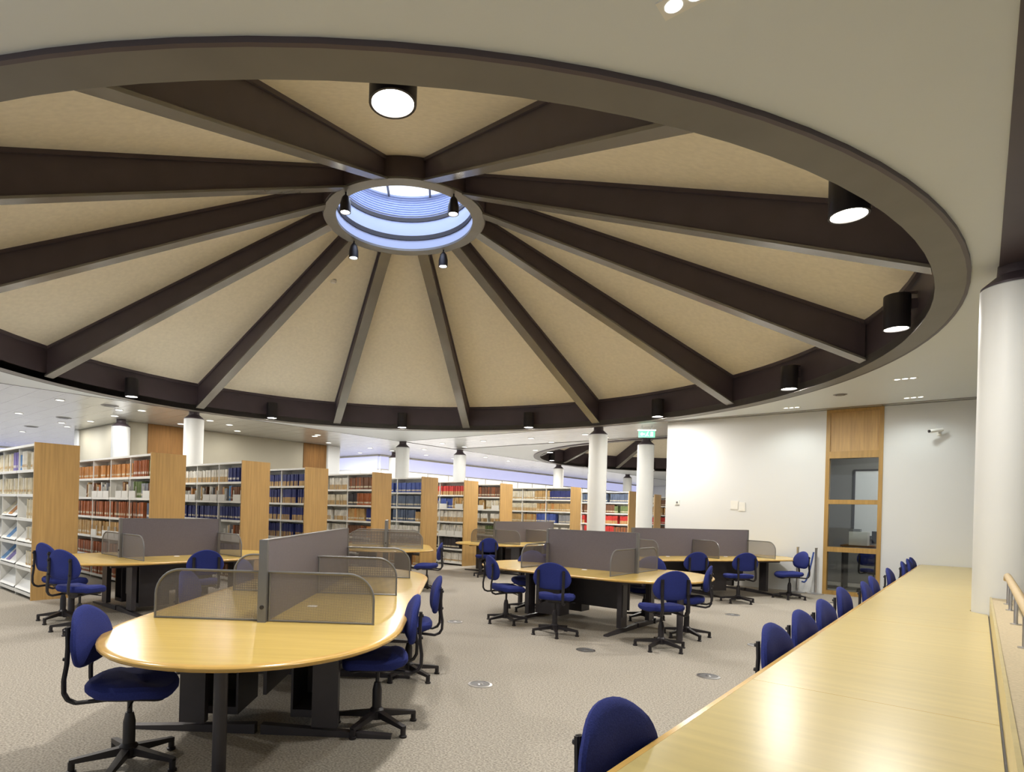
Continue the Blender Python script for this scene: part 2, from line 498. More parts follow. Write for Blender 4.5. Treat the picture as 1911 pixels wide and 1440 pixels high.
# ------------------------------------------------------------------ domes
def make_dome():
    root = empty('ribbed_dome', (RC[0], RC[1], 0), GROT)
    tag(root, 'huge round ceiling dome with twelve dark radial ribs and a central oculus', 'dome')
    MB().lathe([(R_IN, ZC - 0.03), (R_OUT, ZC - 0.03), (R_OUT, ZC + 0.1), (R_IN, ZC + 0.1), (R_IN, ZC - 0.03)], 128, smooth=True, cap=False).build('soffit_ring', [M['ring']], root)
    MB().lathe([(R_OUT, ZC - 0.032), (R_OUT + 0.03, ZC - 0.032), (R_OUT + 0.03, ZC + 0.02), (R_OUT, ZC + 0.02), (R_OUT, ZC - 0.032)], 128, cap=False).build('edge_strip', M['steel'], root)
    MB().lathe([(R_IN, ZC - 0.03), (R_IN, 4.42), (R_IN + 0.08, 4.42), (R_IN + 0.08, ZC - 0.03)], 128, cap=False).build('fascia', M['steel'], root)
    MB().lathe([(R_IN, 4.36), (R_IN - 0.05, 4.36), (R_IN - 0.05, 4.42), (R_IN, 4.42)], 128, cap=False).build('fascia_cap', M['steel'], root)
    ro, ri = R_IN - 0.02, 1.32
    zo, zi = 3.86, 6.36                      # rib underside
    po, pi_ = 4.40, 6.68                     # panel line
    for k in range(12):
        a = 2 * PI * k / 12
        dx, dy = math.sin(a), math.cos(a)
        sx, sy = dy, -dx
        def pt(r, w, z):
            return (dx * r + sx * w, dy * r + sy * w, z)
        w = 0.055
        mb = MB()
        mb.hexa([pt(ri, -w, zi), pt(ri, w, zi), pt(ro, w, zo), pt(ro, -w, zo),
                 pt(ri, -w, pi_ + 0.05), pt(ri, w, pi_ + 0.05), pt(ro, w, po + 0.05), pt(ro, -w, po + 0.05)])
        # upper flange under the panels
        w = 0.085
        mb.hexa([pt(ri, -w, pi_ - 0.05), pt(ri, w, pi_ - 0.05), pt(ro, w, po - 0.05), pt(ro, -w, po - 0.05),
                 pt(ri, -w, pi_ + 0.01), pt(ri, w, pi_ + 0.01), pt(ro, w, po + 0.01), pt(ro, -w, po + 0.01)])
        rb = mb.build('rib', M['steel'], root)
        w = 0.10
        MB().hexa([pt(ri, -w, zi - 0.03), pt(ri, w, zi - 0.03), pt(ro, w, zo - 0.03), pt(ro, -w, zo - 0.03),
                   pt(ri, -w, zi), pt(ri, w, zi), pt(ro, w, zo), pt(ro, -w, zo)]).build('flange', M['flange'], rb)
        # panel between this rib and the next
        n = 10
        b_ = MB()
        vs, fs = [], []
        for i in range(n + 1):
            t = a + (2 * PI / 12) * i / n
            for r_, z_ in ((ri - 0.02, pi_), (ro + 0.01, po)):
                vs.append((math.sin(t) * r_, math.cos(t) * r_, z_))
            for r_, z_ in ((ri - 0.02, pi_ + 0.06), (ro + 0.01, po + 0.06)):
                vs.append((math.sin(t) * r_, math.cos(t) * r_, z_))
        for i in range(n):
            o = 4 * i
            fs.append((o, o + 1, o + 5, o + 4)); fs.append((o + 2, o + 6, o + 7, o + 3))
        b_.add(vs, fs, 0, True)
        b_.build('ceiling_panel', M['panel'], root)
    oc = MB().lathe([(1.14, 6.33), (1.34, 6.33), (1.34, 6.74), (1.28, 6.74), (1.28, 6.37), (1.14, 6.37), (1.14, 6.33)], 64, cap=False).build('oculus_ring', M['flange'], root)
    MB().lathe([(1.345, 6.36), (1.36, 6.36), (1.36, 6.74), (1.345, 6.74)], 64, cap=False).build('ring_band', M['steel'], oc)
    dr = MB()
    dr.lathe([(1.15, 6.36), (1.15, 6.53)], 64, cap=False)
    dr.lathe([(1.13, 6.61), (1.13, 6.86)], 64, cap=False)
    dr.lathe([(1.12, 6.93), (1.12, 7.42)], 64, cap=False)
    dr.lathe([(1.20, 6.36), (1.20, 7.45)], 64, cap=False)
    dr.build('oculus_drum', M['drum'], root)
    d2 = MB()
    for z0, z1, r_ in ((6.53, 6.61, 1.13), (6.86, 6.93, 1.11)):
        d2.lathe([(r_ + 0.03, z0), (r_, z0), (r_, z1), (r_ + 0.03, z1)], 64, cap=False)
    d2.build('dark_band', M['black'], root)
    d3 = MB()
    for k in range(9):
        z_ = 6.955 + k * 0.042
        d3.lathe([(1.12, z_), (1.095, z_ + 0.004), (1.095, z_ + 0.012), (1.12, z_ + 0.016)], 64, cap=False)
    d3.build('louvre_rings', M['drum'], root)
    sk = MB().lathe([(0.001, 7.34), (1.16, 7.34)], 48, cap=False, smooth=False).build('skylight', M['sky'], root)
    g = MB()
    for q in (-0.38, 0.38):
        g.box(q - 0.018, q + 0.018, -1.05, 1.05, 7.29, 7.335)
    g.build('glazing_bar', M['divider_edge'], sk, None, TH)
    return root
dome = make_dome()
dome2 = copy_tree(dome)
x2, y2 = g2w(S2, RN)
dome2.location = (x2, y2, 0)
tag(dome2, 'distant second round ceiling dome with dark ribs, seen past the far columns', 'dome')

# ring lamps
def make_ring_lamp():
    r = empty('dome_downlight', (0, 0, 0))
    MB().lathe([(0.0, 0.40), (0.13, 0.40), (0.135, 0.39), (0.135, 0.0), (0.12, 0.0), (0.118, 0.03), (0.0, 0.035)], 28, cap=False).build('housing', M['black'], r)
    MB().lathe([(0.001, 0.012), (0.118, 0.012)], 28, cap=False, smooth=False).build('lens', M['lamp'], r)
    MB().box(-0.03, 0.03, 0.12, 0.21, 0.22, 0.34).box(-0.012, 0.012, -0.02, 0.2, 0.40, 0.43).build('bracket', M['steel'], r)
    return r
LAMPCOL = (1.0, 0.95, 0.87)
lp0 = make_ring_lamp()
KIDS[lp0.name] = kids(lp0)
lamp_names = {176: 'big lit downlight at the near top of the dome ring', 146: 'lit downlight on the upper right of the dome ring',
              116: 'lit downlight on the right of the dome ring above the large column', 86: 'lit downlight on the dome ring above the tall oak window',
              56: 'lit downlight on the dome ring above the green exit sign', 26: 'lit downlight on the far dome ring right of centre',
              -4: 'lit downlight on the far dome ring above the middle column', -34: 'lit downlight on the far dome ring left of centre',
              -64: 'lit downlight on the far left of the dome ring'}
first = True
for dome_c, n_dome in (((RC[0], RC[1]), 0), ((x2, y2), 1)):
    for k in range(12):
        deg = -3.5 + 30 * k
        if deg > 180: deg -= 360
        a = math.radians(deg)
        x, y = dome_c[0] + 6.78 * math.sin(a), dome_c[1] + 6.78 * math.cos(a)
        o = lp0 if first else copy_tree(lp0)
        first = False
        o.location = (x, y, ZC - 0.01)
        o.rotation_euler = (0, 0, -a)
        if n_dome == 0:
            lab = lamp_names.get(int(deg - 0.5) if deg < 0 else int(round(deg - 0.5)), None)
            if lab is None:
                lab = 'lit downlight on the left part of the dome ring, beyond the picture edge'
            tag(o, lab, 'ceiling lamp', 'downlights round the dome ring')
            area_light('dome_downlight_light', (x, y, ZC - 0.02), 0.24, 88, LAMPCOL)
        else:
            tag(o, 'small lit downlight on the rim of the distant second dome', 'ceiling lamp', 'downlights on the second dome')
            area_light('dome_downlight_light', (x, y, ZC - 0.02), 0.24, 130, LAMPCOL)

# four spot lamps hanging from the oculus
def make_spot():
    r = empty('oculus_spotlight', (0, 0, 0))
    MB().lathe([(0.0, 0.26), (0.03, 0.26), (0.06, 0.22), (0.085, 0.12), (0.085, 0.0), (0.07, 0.0), (0.068, 0.03), (0, 0.04)], 20, cap=False).build('housing', M['black'], r)
    MB().lathe([(0.001, 0.012), (0.068, 0.012)], 20, cap=False, smooth=False).build('lens', M['lamp'], r)
    MB().tube([(0, 0, 0.25), (0, 0, 0.36)], 0.014, 8).lathe([(0.035, 0.33), (0.035, 0.37)], 12).build('stem', M['black'], r)
    return r
sp0 = make_spot()
for i, (px_a, lab) in enumerate(((-137, 'lit spotlight under the oculus ring, upper left'), (139.5, 'lit spotlight under the oculus ring, upper right'),
                                 (-51, 'lit spotlight under the oculus ring, lower left'), (32, 'lit spotlight under the oculus ring, lower right'))):
    a = math.radians(px_a)
    o = sp0 if i == 0 else copy_tree(sp0)
    x, y = RC[0] + 1.24 * math.sin(a), RC[1] + 1.24 * math.cos(a)
    o.location = (x, y, 6.02)
    tag(o, lab, 'spotlight', 'spotlights under the oculus')
    spot_light('oculus_spot_light', (x, y, 5.95), 260, (1, 0.95, 0.88), 120, 0.7, 0.06)

# smoke detector on a dome panel
def dome_hit(px_, py_):
    a, b = ((px_ - CX) * cr + (py_ - CY) * sr) / F_PX, -(-sr * (px_ - CX) + cr * (py_ - CY)) / F_PX
    Y = 10.2
    while True:
        r_ = math.hypot(a * Y - RC[0], Y - RC[1])
        if EYE + b * Y >= 4.40 + (6.95 - r_) * (2.28 / 5.63): return a * Y, Y, EYE + b * Y
        Y += 0.005
sd = empty('smoke_detector', dome_hit(622, 525))
sd.rotation_euler = (0, 0, 0)
tag(sd, 'small round smoke detector on a cream dome panel left of the oculus', 'smoke detector')
MB().lathe([(0.0, 0.03), (0.06, 0.03), (0.07, 0.0), (0.05, -0.03), (0, -0.035)], 20, cap=False).build('housing', M['white'], sd)
MB().lathe([(0.085, 0.05), (0.085, 0.02), (0.06, 0.02)], 20, cap=False).build('base', M['divider_edge'], sd)

# ------------------------------------------------------------------ columns
def make_column():
    r = empty('column', (0, 0, 0))
    MB().lathe([(0.235, 0), (0.235, 3.59), (0.225, 3.60)], 40).build('shaft', M['column'], r)
    MB().lathe([(0.232, 3.60), (0.232, 3.615), (0.125, 3.71), (0.12, ZC)], 40).build('capital', M['steel'], r)
    return r
c0 = make_column()
cols = [(14.60, -7.50, 'white round column in front of the bookcases, left of the white wall'),
        (17.35, -7.38, 'round column just left of the white wall edge, under the exit sign'),
        (14.50, -14.66, 'round white column standing on the dome axis behind the central bookcases'),
        (17.50, -14.64, 'slimmer looking distant round column right of the central one'),
        (7.19, -14.66, 'round white column at left behind the second and third bookcases'),
        (17.3, -17.95, 'greyish round column mostly hidden behind the central white column'),
        (6.75, -18.05, 'round column at the corner of the timber clad wall on the left'),
        (24.7, -14.66, 'distant slim column before the lavender-lit fascia'),
        (32.1, -14.66, 'farthest slim column before the lavender-lit fascia'),
        (28.0, -14.66, 'distant slim column, second before the lavender-lit fascia'),
        (32.1, -7.33, 'distant round column under the second dome rim')]
for i, (s_, n_, lab) in enumerate(cols):
    o = c0 if i == 0 else copy_tree(c0)
    o.location = (*g2w(s_, n_), 0)
    tag(o, lab, 'column')
o = copy_tree(c0)
o.location = (*g2w(7.30, 0.20), 0)
tag(o, 'large white round column at the right, rising through the parapet beside the counter', 'column')

# ------------------------------------------------------------------ small ceiling fittings
def ray(x, y):
    dx, dy = x - CX, y - CY
    return (cr * dx + sr * dy) / F_PX, -(-sr * dx + cr * dy) / F_PX
def at(x, y, z):
    a, b = ray(x, y)
    Y = (z - EYE) / b
    return a * Y, Y
def make_down():
    r = empty('recessed_downlight', (0, 0, 0))
    MB().lathe([(0.085, 0.0), (0.105, -0.004), (0.105, 0.006), (0.085, 0.006)], 20, cap=False).build('trim_ring', M['white'], r)
    MB().lathe([(0.001, -0.001), (0.085, -0.001)], 20, cap=False, smooth=False).build('lens', M['down'], r)
    return r
d0 = make_down()
downs = [(825.6, 827.2), (867, 833.5), (902, 822.7), (991, 817.7), (1029, 825), (1092, 810.6), (791.7, 838.3), (795, 849), (731.4, 841),
         (845.7, 855.4), (906, 853), (948.7, 860), (999, 840), (112, 746.5), (35, 771), (169, 786), (125.6, 796), (264.6, 766), (214, 776),
         (392, 784.7), (593, 811.5), (613, 826), (690.6, 835.8), (671.9, 844.6), (443, 804), (337.7, 791),
         (1210, 804), (1130, 816)]
for i, (x, y) in enumerate(downs):
    o = d0 if i == 0 else copy_tree(d0)
    X, Y = at(x, y, ZC)
    o.location = (X, Y, ZC - 0.002)
    tag(o, 'extra round recessed downlight added to brighten the far ceiling', 'ceiling lamp', 'recessed downlights in the far ceiling')
    area_light('downlight_light', (X, Y, ZC - 0.015), 0.17, 18, (1.0, 0.98, 0.93))
for s_ in (0.0, 3.0, 6.0, 9.0, 12.0, 16.0):  # grid of extra downlights, added to brighten the dark left ceiling
    for n_ in ((-16.2, -20.5, -24.5) if s_ > 9 else (-16.2, -20.5, -24.5, -28.5)):
        o = copy_tree(d0)
        o.location = (*g2w(s_, n_), ZC - 0.002)
        tag(o, 'extra round recessed downlight added to brighten the far ceiling', 'ceiling lamp', 'recessed downlights in the far ceiling')
        area_light('downlight_light', (*g2w(s_, n_), ZC - 0.015), 0.17, 32 if n_ > -18 else 60, (0.95, 0.97, 1.0))
# rectangular wall-washer fittings near the white wall
def make_washer():
    r = empty('wall_washer', (0, 0, 0), GROT)
    MB().box(-0.16, 0.16, -0.06, 0.06, -0.006, 0.004).build('trim', M['white'], r)
    for k in range(3):
        MB().lathe([(0.001, -0.008), (0.038, -0.008)], 16, (-0.1 + 0.1 * k, 0), cap=False, smooth=False).build('lens', M['down'], r)
    return r
w0 = make_washer()
for i, (x, y, lab) in enumerate(((1689, 706, 'recessed three-lamp ceiling light left of the large column'), (1705, 741, 'recessed three-lamp ceiling light close to the wall above the camera'),
                                 (1477, 760, 'recessed three-lamp ceiling light beside the tall oak window'), (1300, -14, 'bright recessed ceiling light at the top edge of the picture'))):
    o = w0 if i == 0 else copy_tree(w0)
    X, Y = at(x, y, ZC)
    o.location = (X, Y, ZC)
    tag(o, lab, 'ceiling lamp', 'wall washers near the counter')
    spot_light('washer_light', (X, Y, ZC - 0.03), 45 if i < 3 else 60, (0.93, 1.0, 0.97), 150, 0.7, 0.08)
# extra washers added out of view past the beam, for light over the counter
for s_ in (4.0, 6.6, 9.4):
    o = copy_tree(w0)
    o.location = (*g2w(s_, -0.35), ZC)
    tag(o, 'extra three-lamp light added out of view beside the counter, %s' % {4.0: 'nearest', 6.6: 'beside the large column', 9.4: 'past the large column'}[s_], 'ceiling lamp', 'wall washers near the counter')
    o.location = (*g2w(s_, 0.85), ZC + 0.004)
    spot_light('washer_light', (*g2w(s_, 0.85), ZC - 0.03), 6, (0.95, 1.0, 0.98), 150, 0.7, 0.08)
def make_vent():
    r = empty('ceiling_vent', (0, 0, 0))
    MB().lathe([(0.001, -0.01), (0.16, -0.01), (0.2, 0.004)], 24, cap=False).build('plate', M['divider_edge'], r)
    MB().lathe([(0.09, -0.012), (0.13, -0.012)], 24, cap=False).build('slot', M['black'], r)
    return r
v0 = make_vent()
for i, (x, y, lab) in enumerate(((205, 757, 'round ceiling vent at left beyond the dome edge'), (119, 779.6, 'round ceiling vent further left in the tiled ceiling'),
                                 (58.6, 796, 'round ceiling vent at the far left of the tiled ceiling'), (1568, 736, 'small round ceiling vent above the tall oak window'))):
    o = v0 if i == 0 else copy_tree(v0)
    X, Y = at(x, y, ZC)
    o.location = (X, Y, ZC)
    if i == 3: o.scale = (0.6, 0.6, 1)
    tag(o, lab, 'ceiling vent')

# exit sign
ex = empty('exit_sign', (5.15, 15.4, 3.50), math.radians(-8))
tag(ex, 'hanging green and white lit emergency exit sign left of the white wall', 'exit sign')
MB().box(-0.20, 0.20, -0.02, 0.02, 0, 0.17).build('sign_box', M['exit'], ex)
MB().box(-0.22, 0.22, -0.03, 0.03, 0.17, 0.20).build('lamp_housing', M['exit_white'], ex)
pg = MB()
pg.bar((-0.14, -0.024, 0.085), (-0.05, -0.024, 0.085), 0.006, 0.022); pg.bar((-0.15, -0.024, 0.085), (-0.11, -0.024, 0.12), 0.006, 0.02); pg.bar((-0.15, -0.024, 0.085), (-0.11, -0.024, 0.05), 0.006, 0.02)
pg.bar((0.0, -0.024, 0.07), (0.02, -0.024, 0.12), 0.006, 0.025); pg.bar((0.0, -0.024, 0.07), (-0.03, -0.024, 0.03), 0.006, 0.015); pg.bar((0.0, -0.024, 0.07), (0.04, -0.024, 0.04), 0.006, 0.015)
pg.box(0.02, 0.04, -0.027, -0.021, 0.13, 0.15)
pg.box(0.09, 0.15, -0.027, -0.021, 0.03, 0.14)
pg.build('pictogram', M['exit_white'], ex)
MB().tube([(-0.12, 0, 0.2), (-0.12, 0, 0.30)], 0.006, 6).tube([(0.12, 0, 0.2), (0.12, 0, 0.30)], 0.006, 6).build('hanger', M['chrome'], ex)

# wall fittings on the white wall
def wallpt(px_, py_):
    a, b = ray(px_, py_)
    # intersect with s = WS
    Y = WS / (a * SN + CS)
    X = a * Y
    return X * CS - Y * SN, b * Y + EYE
n_, z_ = wallpt(1752, 806)
cc = empty('security_camera', (*g2w(WS, n_), z_), GROT)
tag(cc, 'small white security camera on the white wall right of the window', 'camera')
MB().box(-0.03, 0.03, -0.02, 0, -0.06, 0.06).tube([(0, -0.01, 0), (0.0, -0.14, 0.0)], 0.014, 8).build('bracket', M['white'], cc)
MB().tube([(0.06, -0.12, 0.03), (-0.12, -0.22, 0.0)], 0.033, 14).build('housing', M['white'], cc)
MB().tube([(-0.115, -0.217, 0.0), (-0.14, -0.231, -0.004)], 0.026, 14).build('lens', M['black'], cc)
n_, z_ = wallpt(1264, 937)
sw = empty('wall_thermostat', (*g2w(WS, n_), z_), GROT)
tag(sw, 'small cream thermostat on the white wall near its left edge', 'thermostat')
MB().box(-0.055, 0.055, -0.02, 0, -0.055, 0.055).build('case', M['paper'], sw)
MB().lathe([(0.0, 0.0), (0.001, 0)], 8).box(-0.02, 0.02, -0.03, -0.02, -0.02, 0.02).build('dial', M['divider_edge'], sw)
for k, (px_, py_, w_, h_, lab) in enumerate(((1371, 942, 0.17, 0.20, 'pale framed notice on the white wall, left of the pair'), (1384, 945, 0.15, 0.20, 'pale framed notice on the white wall, right of the pair'))):
    n_, z_ = wallpt(px_, py_)
    nt_ = empty('wall_notice', (*g2w(WS, n_), z_), GROT)
    tag(nt_, lab, 'notice', 'notices on the white wall')
    MB().box(-w_ / 2, w_ / 2, -0.012, 0, -h_ / 2, h_ / 2).build('frame', M['white'], nt_)
    MB().box(-w_ / 2 + 0.02, w_ / 2 - 0.02, -0.014, -0.012, -h_ / 2 + 0.02, h_ / 2 - 0.02).build('sheet', M['paper'], nt_)

# ------------------------------------------------------------------ study tables
def outline(L, hw, a, off=0.0, n=28, sup=2.08, sh=0.0):
    pts = []
    for sgn in (1, -1):
        for i in range(n + 1):
            t = -PI / 2 + PI * i / n
            cx_ = abs(math.cos(t)) ** (2 / sup)
            sx_ = math.copysign(abs(math.sin(t)) ** (2 / sup), math.sin(t))
            x = sh + sgn * sx_ * -1 * (hw - off)
            y = sgn * (L / 2 + cx_ * (a - off))
            pts.append((x, y))
    out = []
    for p in pts:
        if not out or (p[0] - out[-1][0]) ** 2 + (p[1] - out[-1][1]) ** 2 > 1e-8:
            out.append(p)
    if (out[0][0] - out[-1][0]) ** 2 + (out[0][1] - out[-1][1]) ** 2 < 1e-8: out.pop()
    return out
def screen_outline(w, h, r=0.17, n=8):
    pts = [(0, 0), (w, 0), (w, h - r)]
    for i in range(1, n + 1):
        t = PI / 2 * i / n
        pts.append((w - r + r * math.cos(t), h - r + r * math.sin(t)))
    pts.append((0, h))
    return pts
SCW, SCH = 0.71, 0.33
def make_screen_meshes():
    o = screen_outline(SCW, SCH)
    fr = MB()
    path = [(x, 0, z) for x, z in o[1:]]
    fr.tube(path, 0.0085, 8)
    fr.tube([(0, 0, 0.008), (SCW, 0, 0.008)], 0.006, 6)
    fr.tube([(0.012, 0, 0), (0.012, 0, SCH)], 0.008, 6)
    me1 = fr.mesh('screen', M['divider_edge'])
    pf = MB()
    n = len(o)
    pf.add([(x, 0.0, z) for x, z in o], [list(range(n))])
    me2 = pf.mesh('perforated_panel', M['perf'])
    return me1, me2
SCM = make_screen_meshes()
def make_table(cx_, cy_, ang, L, nset, hw, a, label, post_off=0.0, sh=0.0):
    t = empty('study_table', (cx_, cy_, 0), -ang)
    tag(t, label, 'table')
    zt = 0.73
    MB().prism(outline(L, hw, a, 0.045, sh=sh), zt - 0.028, zt, 0).build('tabletop', M['oak_top'], t)
    lo, li = outline(L, hw, a, 0.0, sh=sh), outline(L, hw, a, 0.045, sh=sh)
    lip = MB()
    prof = [(0.0, -0.022), (0.0, -0.006), (0.10, 0.0)]
    loops = []
    for k, z in ((1.0, zt - 0.028), (1.0, zt - 0.028)):
        pass
    def mix(f, z):
        return [(p[0] * (1 - f) + q[0] * f, p[1] * (1 - f) + q[1] * f, z) for p, q in zip(lo, li)]
    lip.loops([mix(1, zt - 0.03), mix(0.25, zt - 0.03), mix(0.0, zt - 0.02), mix(0.0, zt - 0.010), mix(0.15, zt - 0.002), mix(0.35, zt + 0.0005), mix(1, zt + 0.0005)], cap=False)
    lip.build('edge_lipping', M['oak_lip'], t)
    # divider
    hh = 0.54
    dv = MB().box(-0.022, 0.022, -L / 2, L / 2, zt, zt + hh).build('divider', M['divider'], t)
    MB().box(-0.027, 0.027, -L / 2 - 0.012, -L / 2 + 0.02, zt, zt + hh + 0.004).box(-0.027, 0.027, L / 2 - 0.02, L / 2 + 0.012, zt, zt + hh + 0.004).box(-0.024, 0.024, -L / 2, L / 2, zt + hh, zt + hh + 0.006).build('edge_trim', M['divider_edge'], dv)
    MB().lathe([(0.0, 0.0), (0.014, 0), (0.014, 0.006), (0.0, 0.006)], 10).build('end_bolt', M['black'], dv).location = (0, 0, 0)
    eb = kids(dv)[-1]
    eb.rotation_euler = (PI / 2, 0, 0)
    eb.location = (0, -L / 2 - 0.012, zt + 0.10)
    for k in range(nset):
        y = -L / 2 + L * k / (nset - 1)
        y = max(-L / 2 + 0.03, min(L / 2 - 0.03, y))
        for sgn in (1, -1):
            sc = link(SCM[0], 'screen', t, (sgn * 0.024, y, zt), 0 if sgn > 0 else PI)
            link(SCM[1], 'perforated_panel', sc)
    # frame and legs
    nm = nset - 1
    ul = MB()
    ul.box(-0.05, 0.05, -L / 2 - 0.1, L / 2 + 0.1, zt - 0.10, zt - 0.03)
    ul.box(-0.55, -0.50, -L / 2 - 0.3, L / 2 + 0.3, zt - 0.09, zt - 0.03)
    ul.box(0.50, 0.55, -L / 2 - 0.3, L / 2 + 0.3, zt - 0.09, zt - 0.03)
    ul.build('underframe', M['dark_leg'], t)
    MB().box(-0.012, 0.012, -L / 2 + 0.1, L / 2 - 0.1, 0.22, zt - 0.10).build('modesty_panel', M['dark_leg'], t)
    for k in range(nset):
        y = -L / 2 + L * k / (nset - 1)
        for sgn in (1, -1):
            lg = MB().box(sgn * 0.44 - 0.085, sgn * 0.44 + 0.085, y - 0.03, y + 0.03, 0.06, zt - 0.09)
            lg.box(sgn * 0.44 - 0.06, sgn * 0.44 + 0.06, y + 0.03, y + 0.04, 0.2, zt - 0.12)
            lo_ = lg.build('leg', M['dark_leg'], t)
            ft = MB()
            x0, x1 = sgn * 0.02, sgn * 0.88
            ft.hexa([(x0, y - 0.03, 0.0), (x0, y + 0.03, 0.0), (x1, y + 0.028, 0.0), (x1, y - 0.028, 0.0),
                     (x0, y - 0.03, 0.065), (x0, y + 0.03, 0.065), (x1, y + 0.028, 0.022), (x1, y - 0.028, 0.022)])
            ft.build('foot', M['dark_leg'], lo_)
    for sgn in (1, -1):
        MB().lathe([(0.038, 0), (0.038, zt - 0.03)], 20, (post_off * sgn, sgn * (L / 2 + a * (0.58 + 0.5 * post_off)))).build('post_leg', M['dark_leg'], t)
    for k in range(nm):
        y = -L / 2 + L * (k + 0.5) / nm
        for sgn in (1, -1):
            MB().lathe([(0.0, 0.004), (0.03, 0.004), (0.042, 0.0)], 16, (sgn * 0.16, y), cap=False).build('cable_grommet', M['white'], t, (0, 0, zt))
            pc = MB().box(sgn * 0.30 - 0.11, sgn * 0.30 + 0.11, y - 0.62, y - 0.22, 0.08, 0.13)
            pc.box(sgn * 0.30 - 0.12, sgn * 0.30 - 0.105, y - 0.62, y - 0.22, 0.08, zt - 0.09)
            pc.box(sgn * 0.30 + 0.105, sgn * 0.30 + 0.12, y - 0.62, y - 0.22, 0.08, zt - 0.09)
            pc.box(sgn * 0.30 - 0.12, sgn * 0.30 + 0.12, y - 0.23, y - 0.215, 0.08, zt - 0.09)
            pc.build('cable_bay', M['dark_leg'], t)
    return t
rd = math.radians
TABLES = [
    (-1.12, 5.45, rd(1.9), 2.87, 3, 0.90, 1.15, 'large oval oak study table in the left foreground with mesh screens', 0.0, 0.035),
    (2.13, 8.62, rd(131.7), 1.40, 2, 1.00, 0.94, 'oval oak study table right of centre with one long grey divider', 0.36),
    (-3.96, 8.96, rd(41.8), 1.46, 2, 0.97, 1.0, 'oval oak study table at left in front of the bookcases'),
    (5.07, 12.25, rd(71.3), 2.84, 3, 0.97, 0.92, 'oval oak study table in front of the white wall'),
    (2.25, 16.15, rd(40.0), 2.87, 3, 0.95, 0.95, 'farthest oval oak study table, behind the centre right one'),
    (-1.13, 12.62, rd(-4.0), 1.20, 2, 0.95, 0.85, 'oak study table seen end-on behind the foreground table'),
]
for t_ in TABLES:
    make_table(*t_)

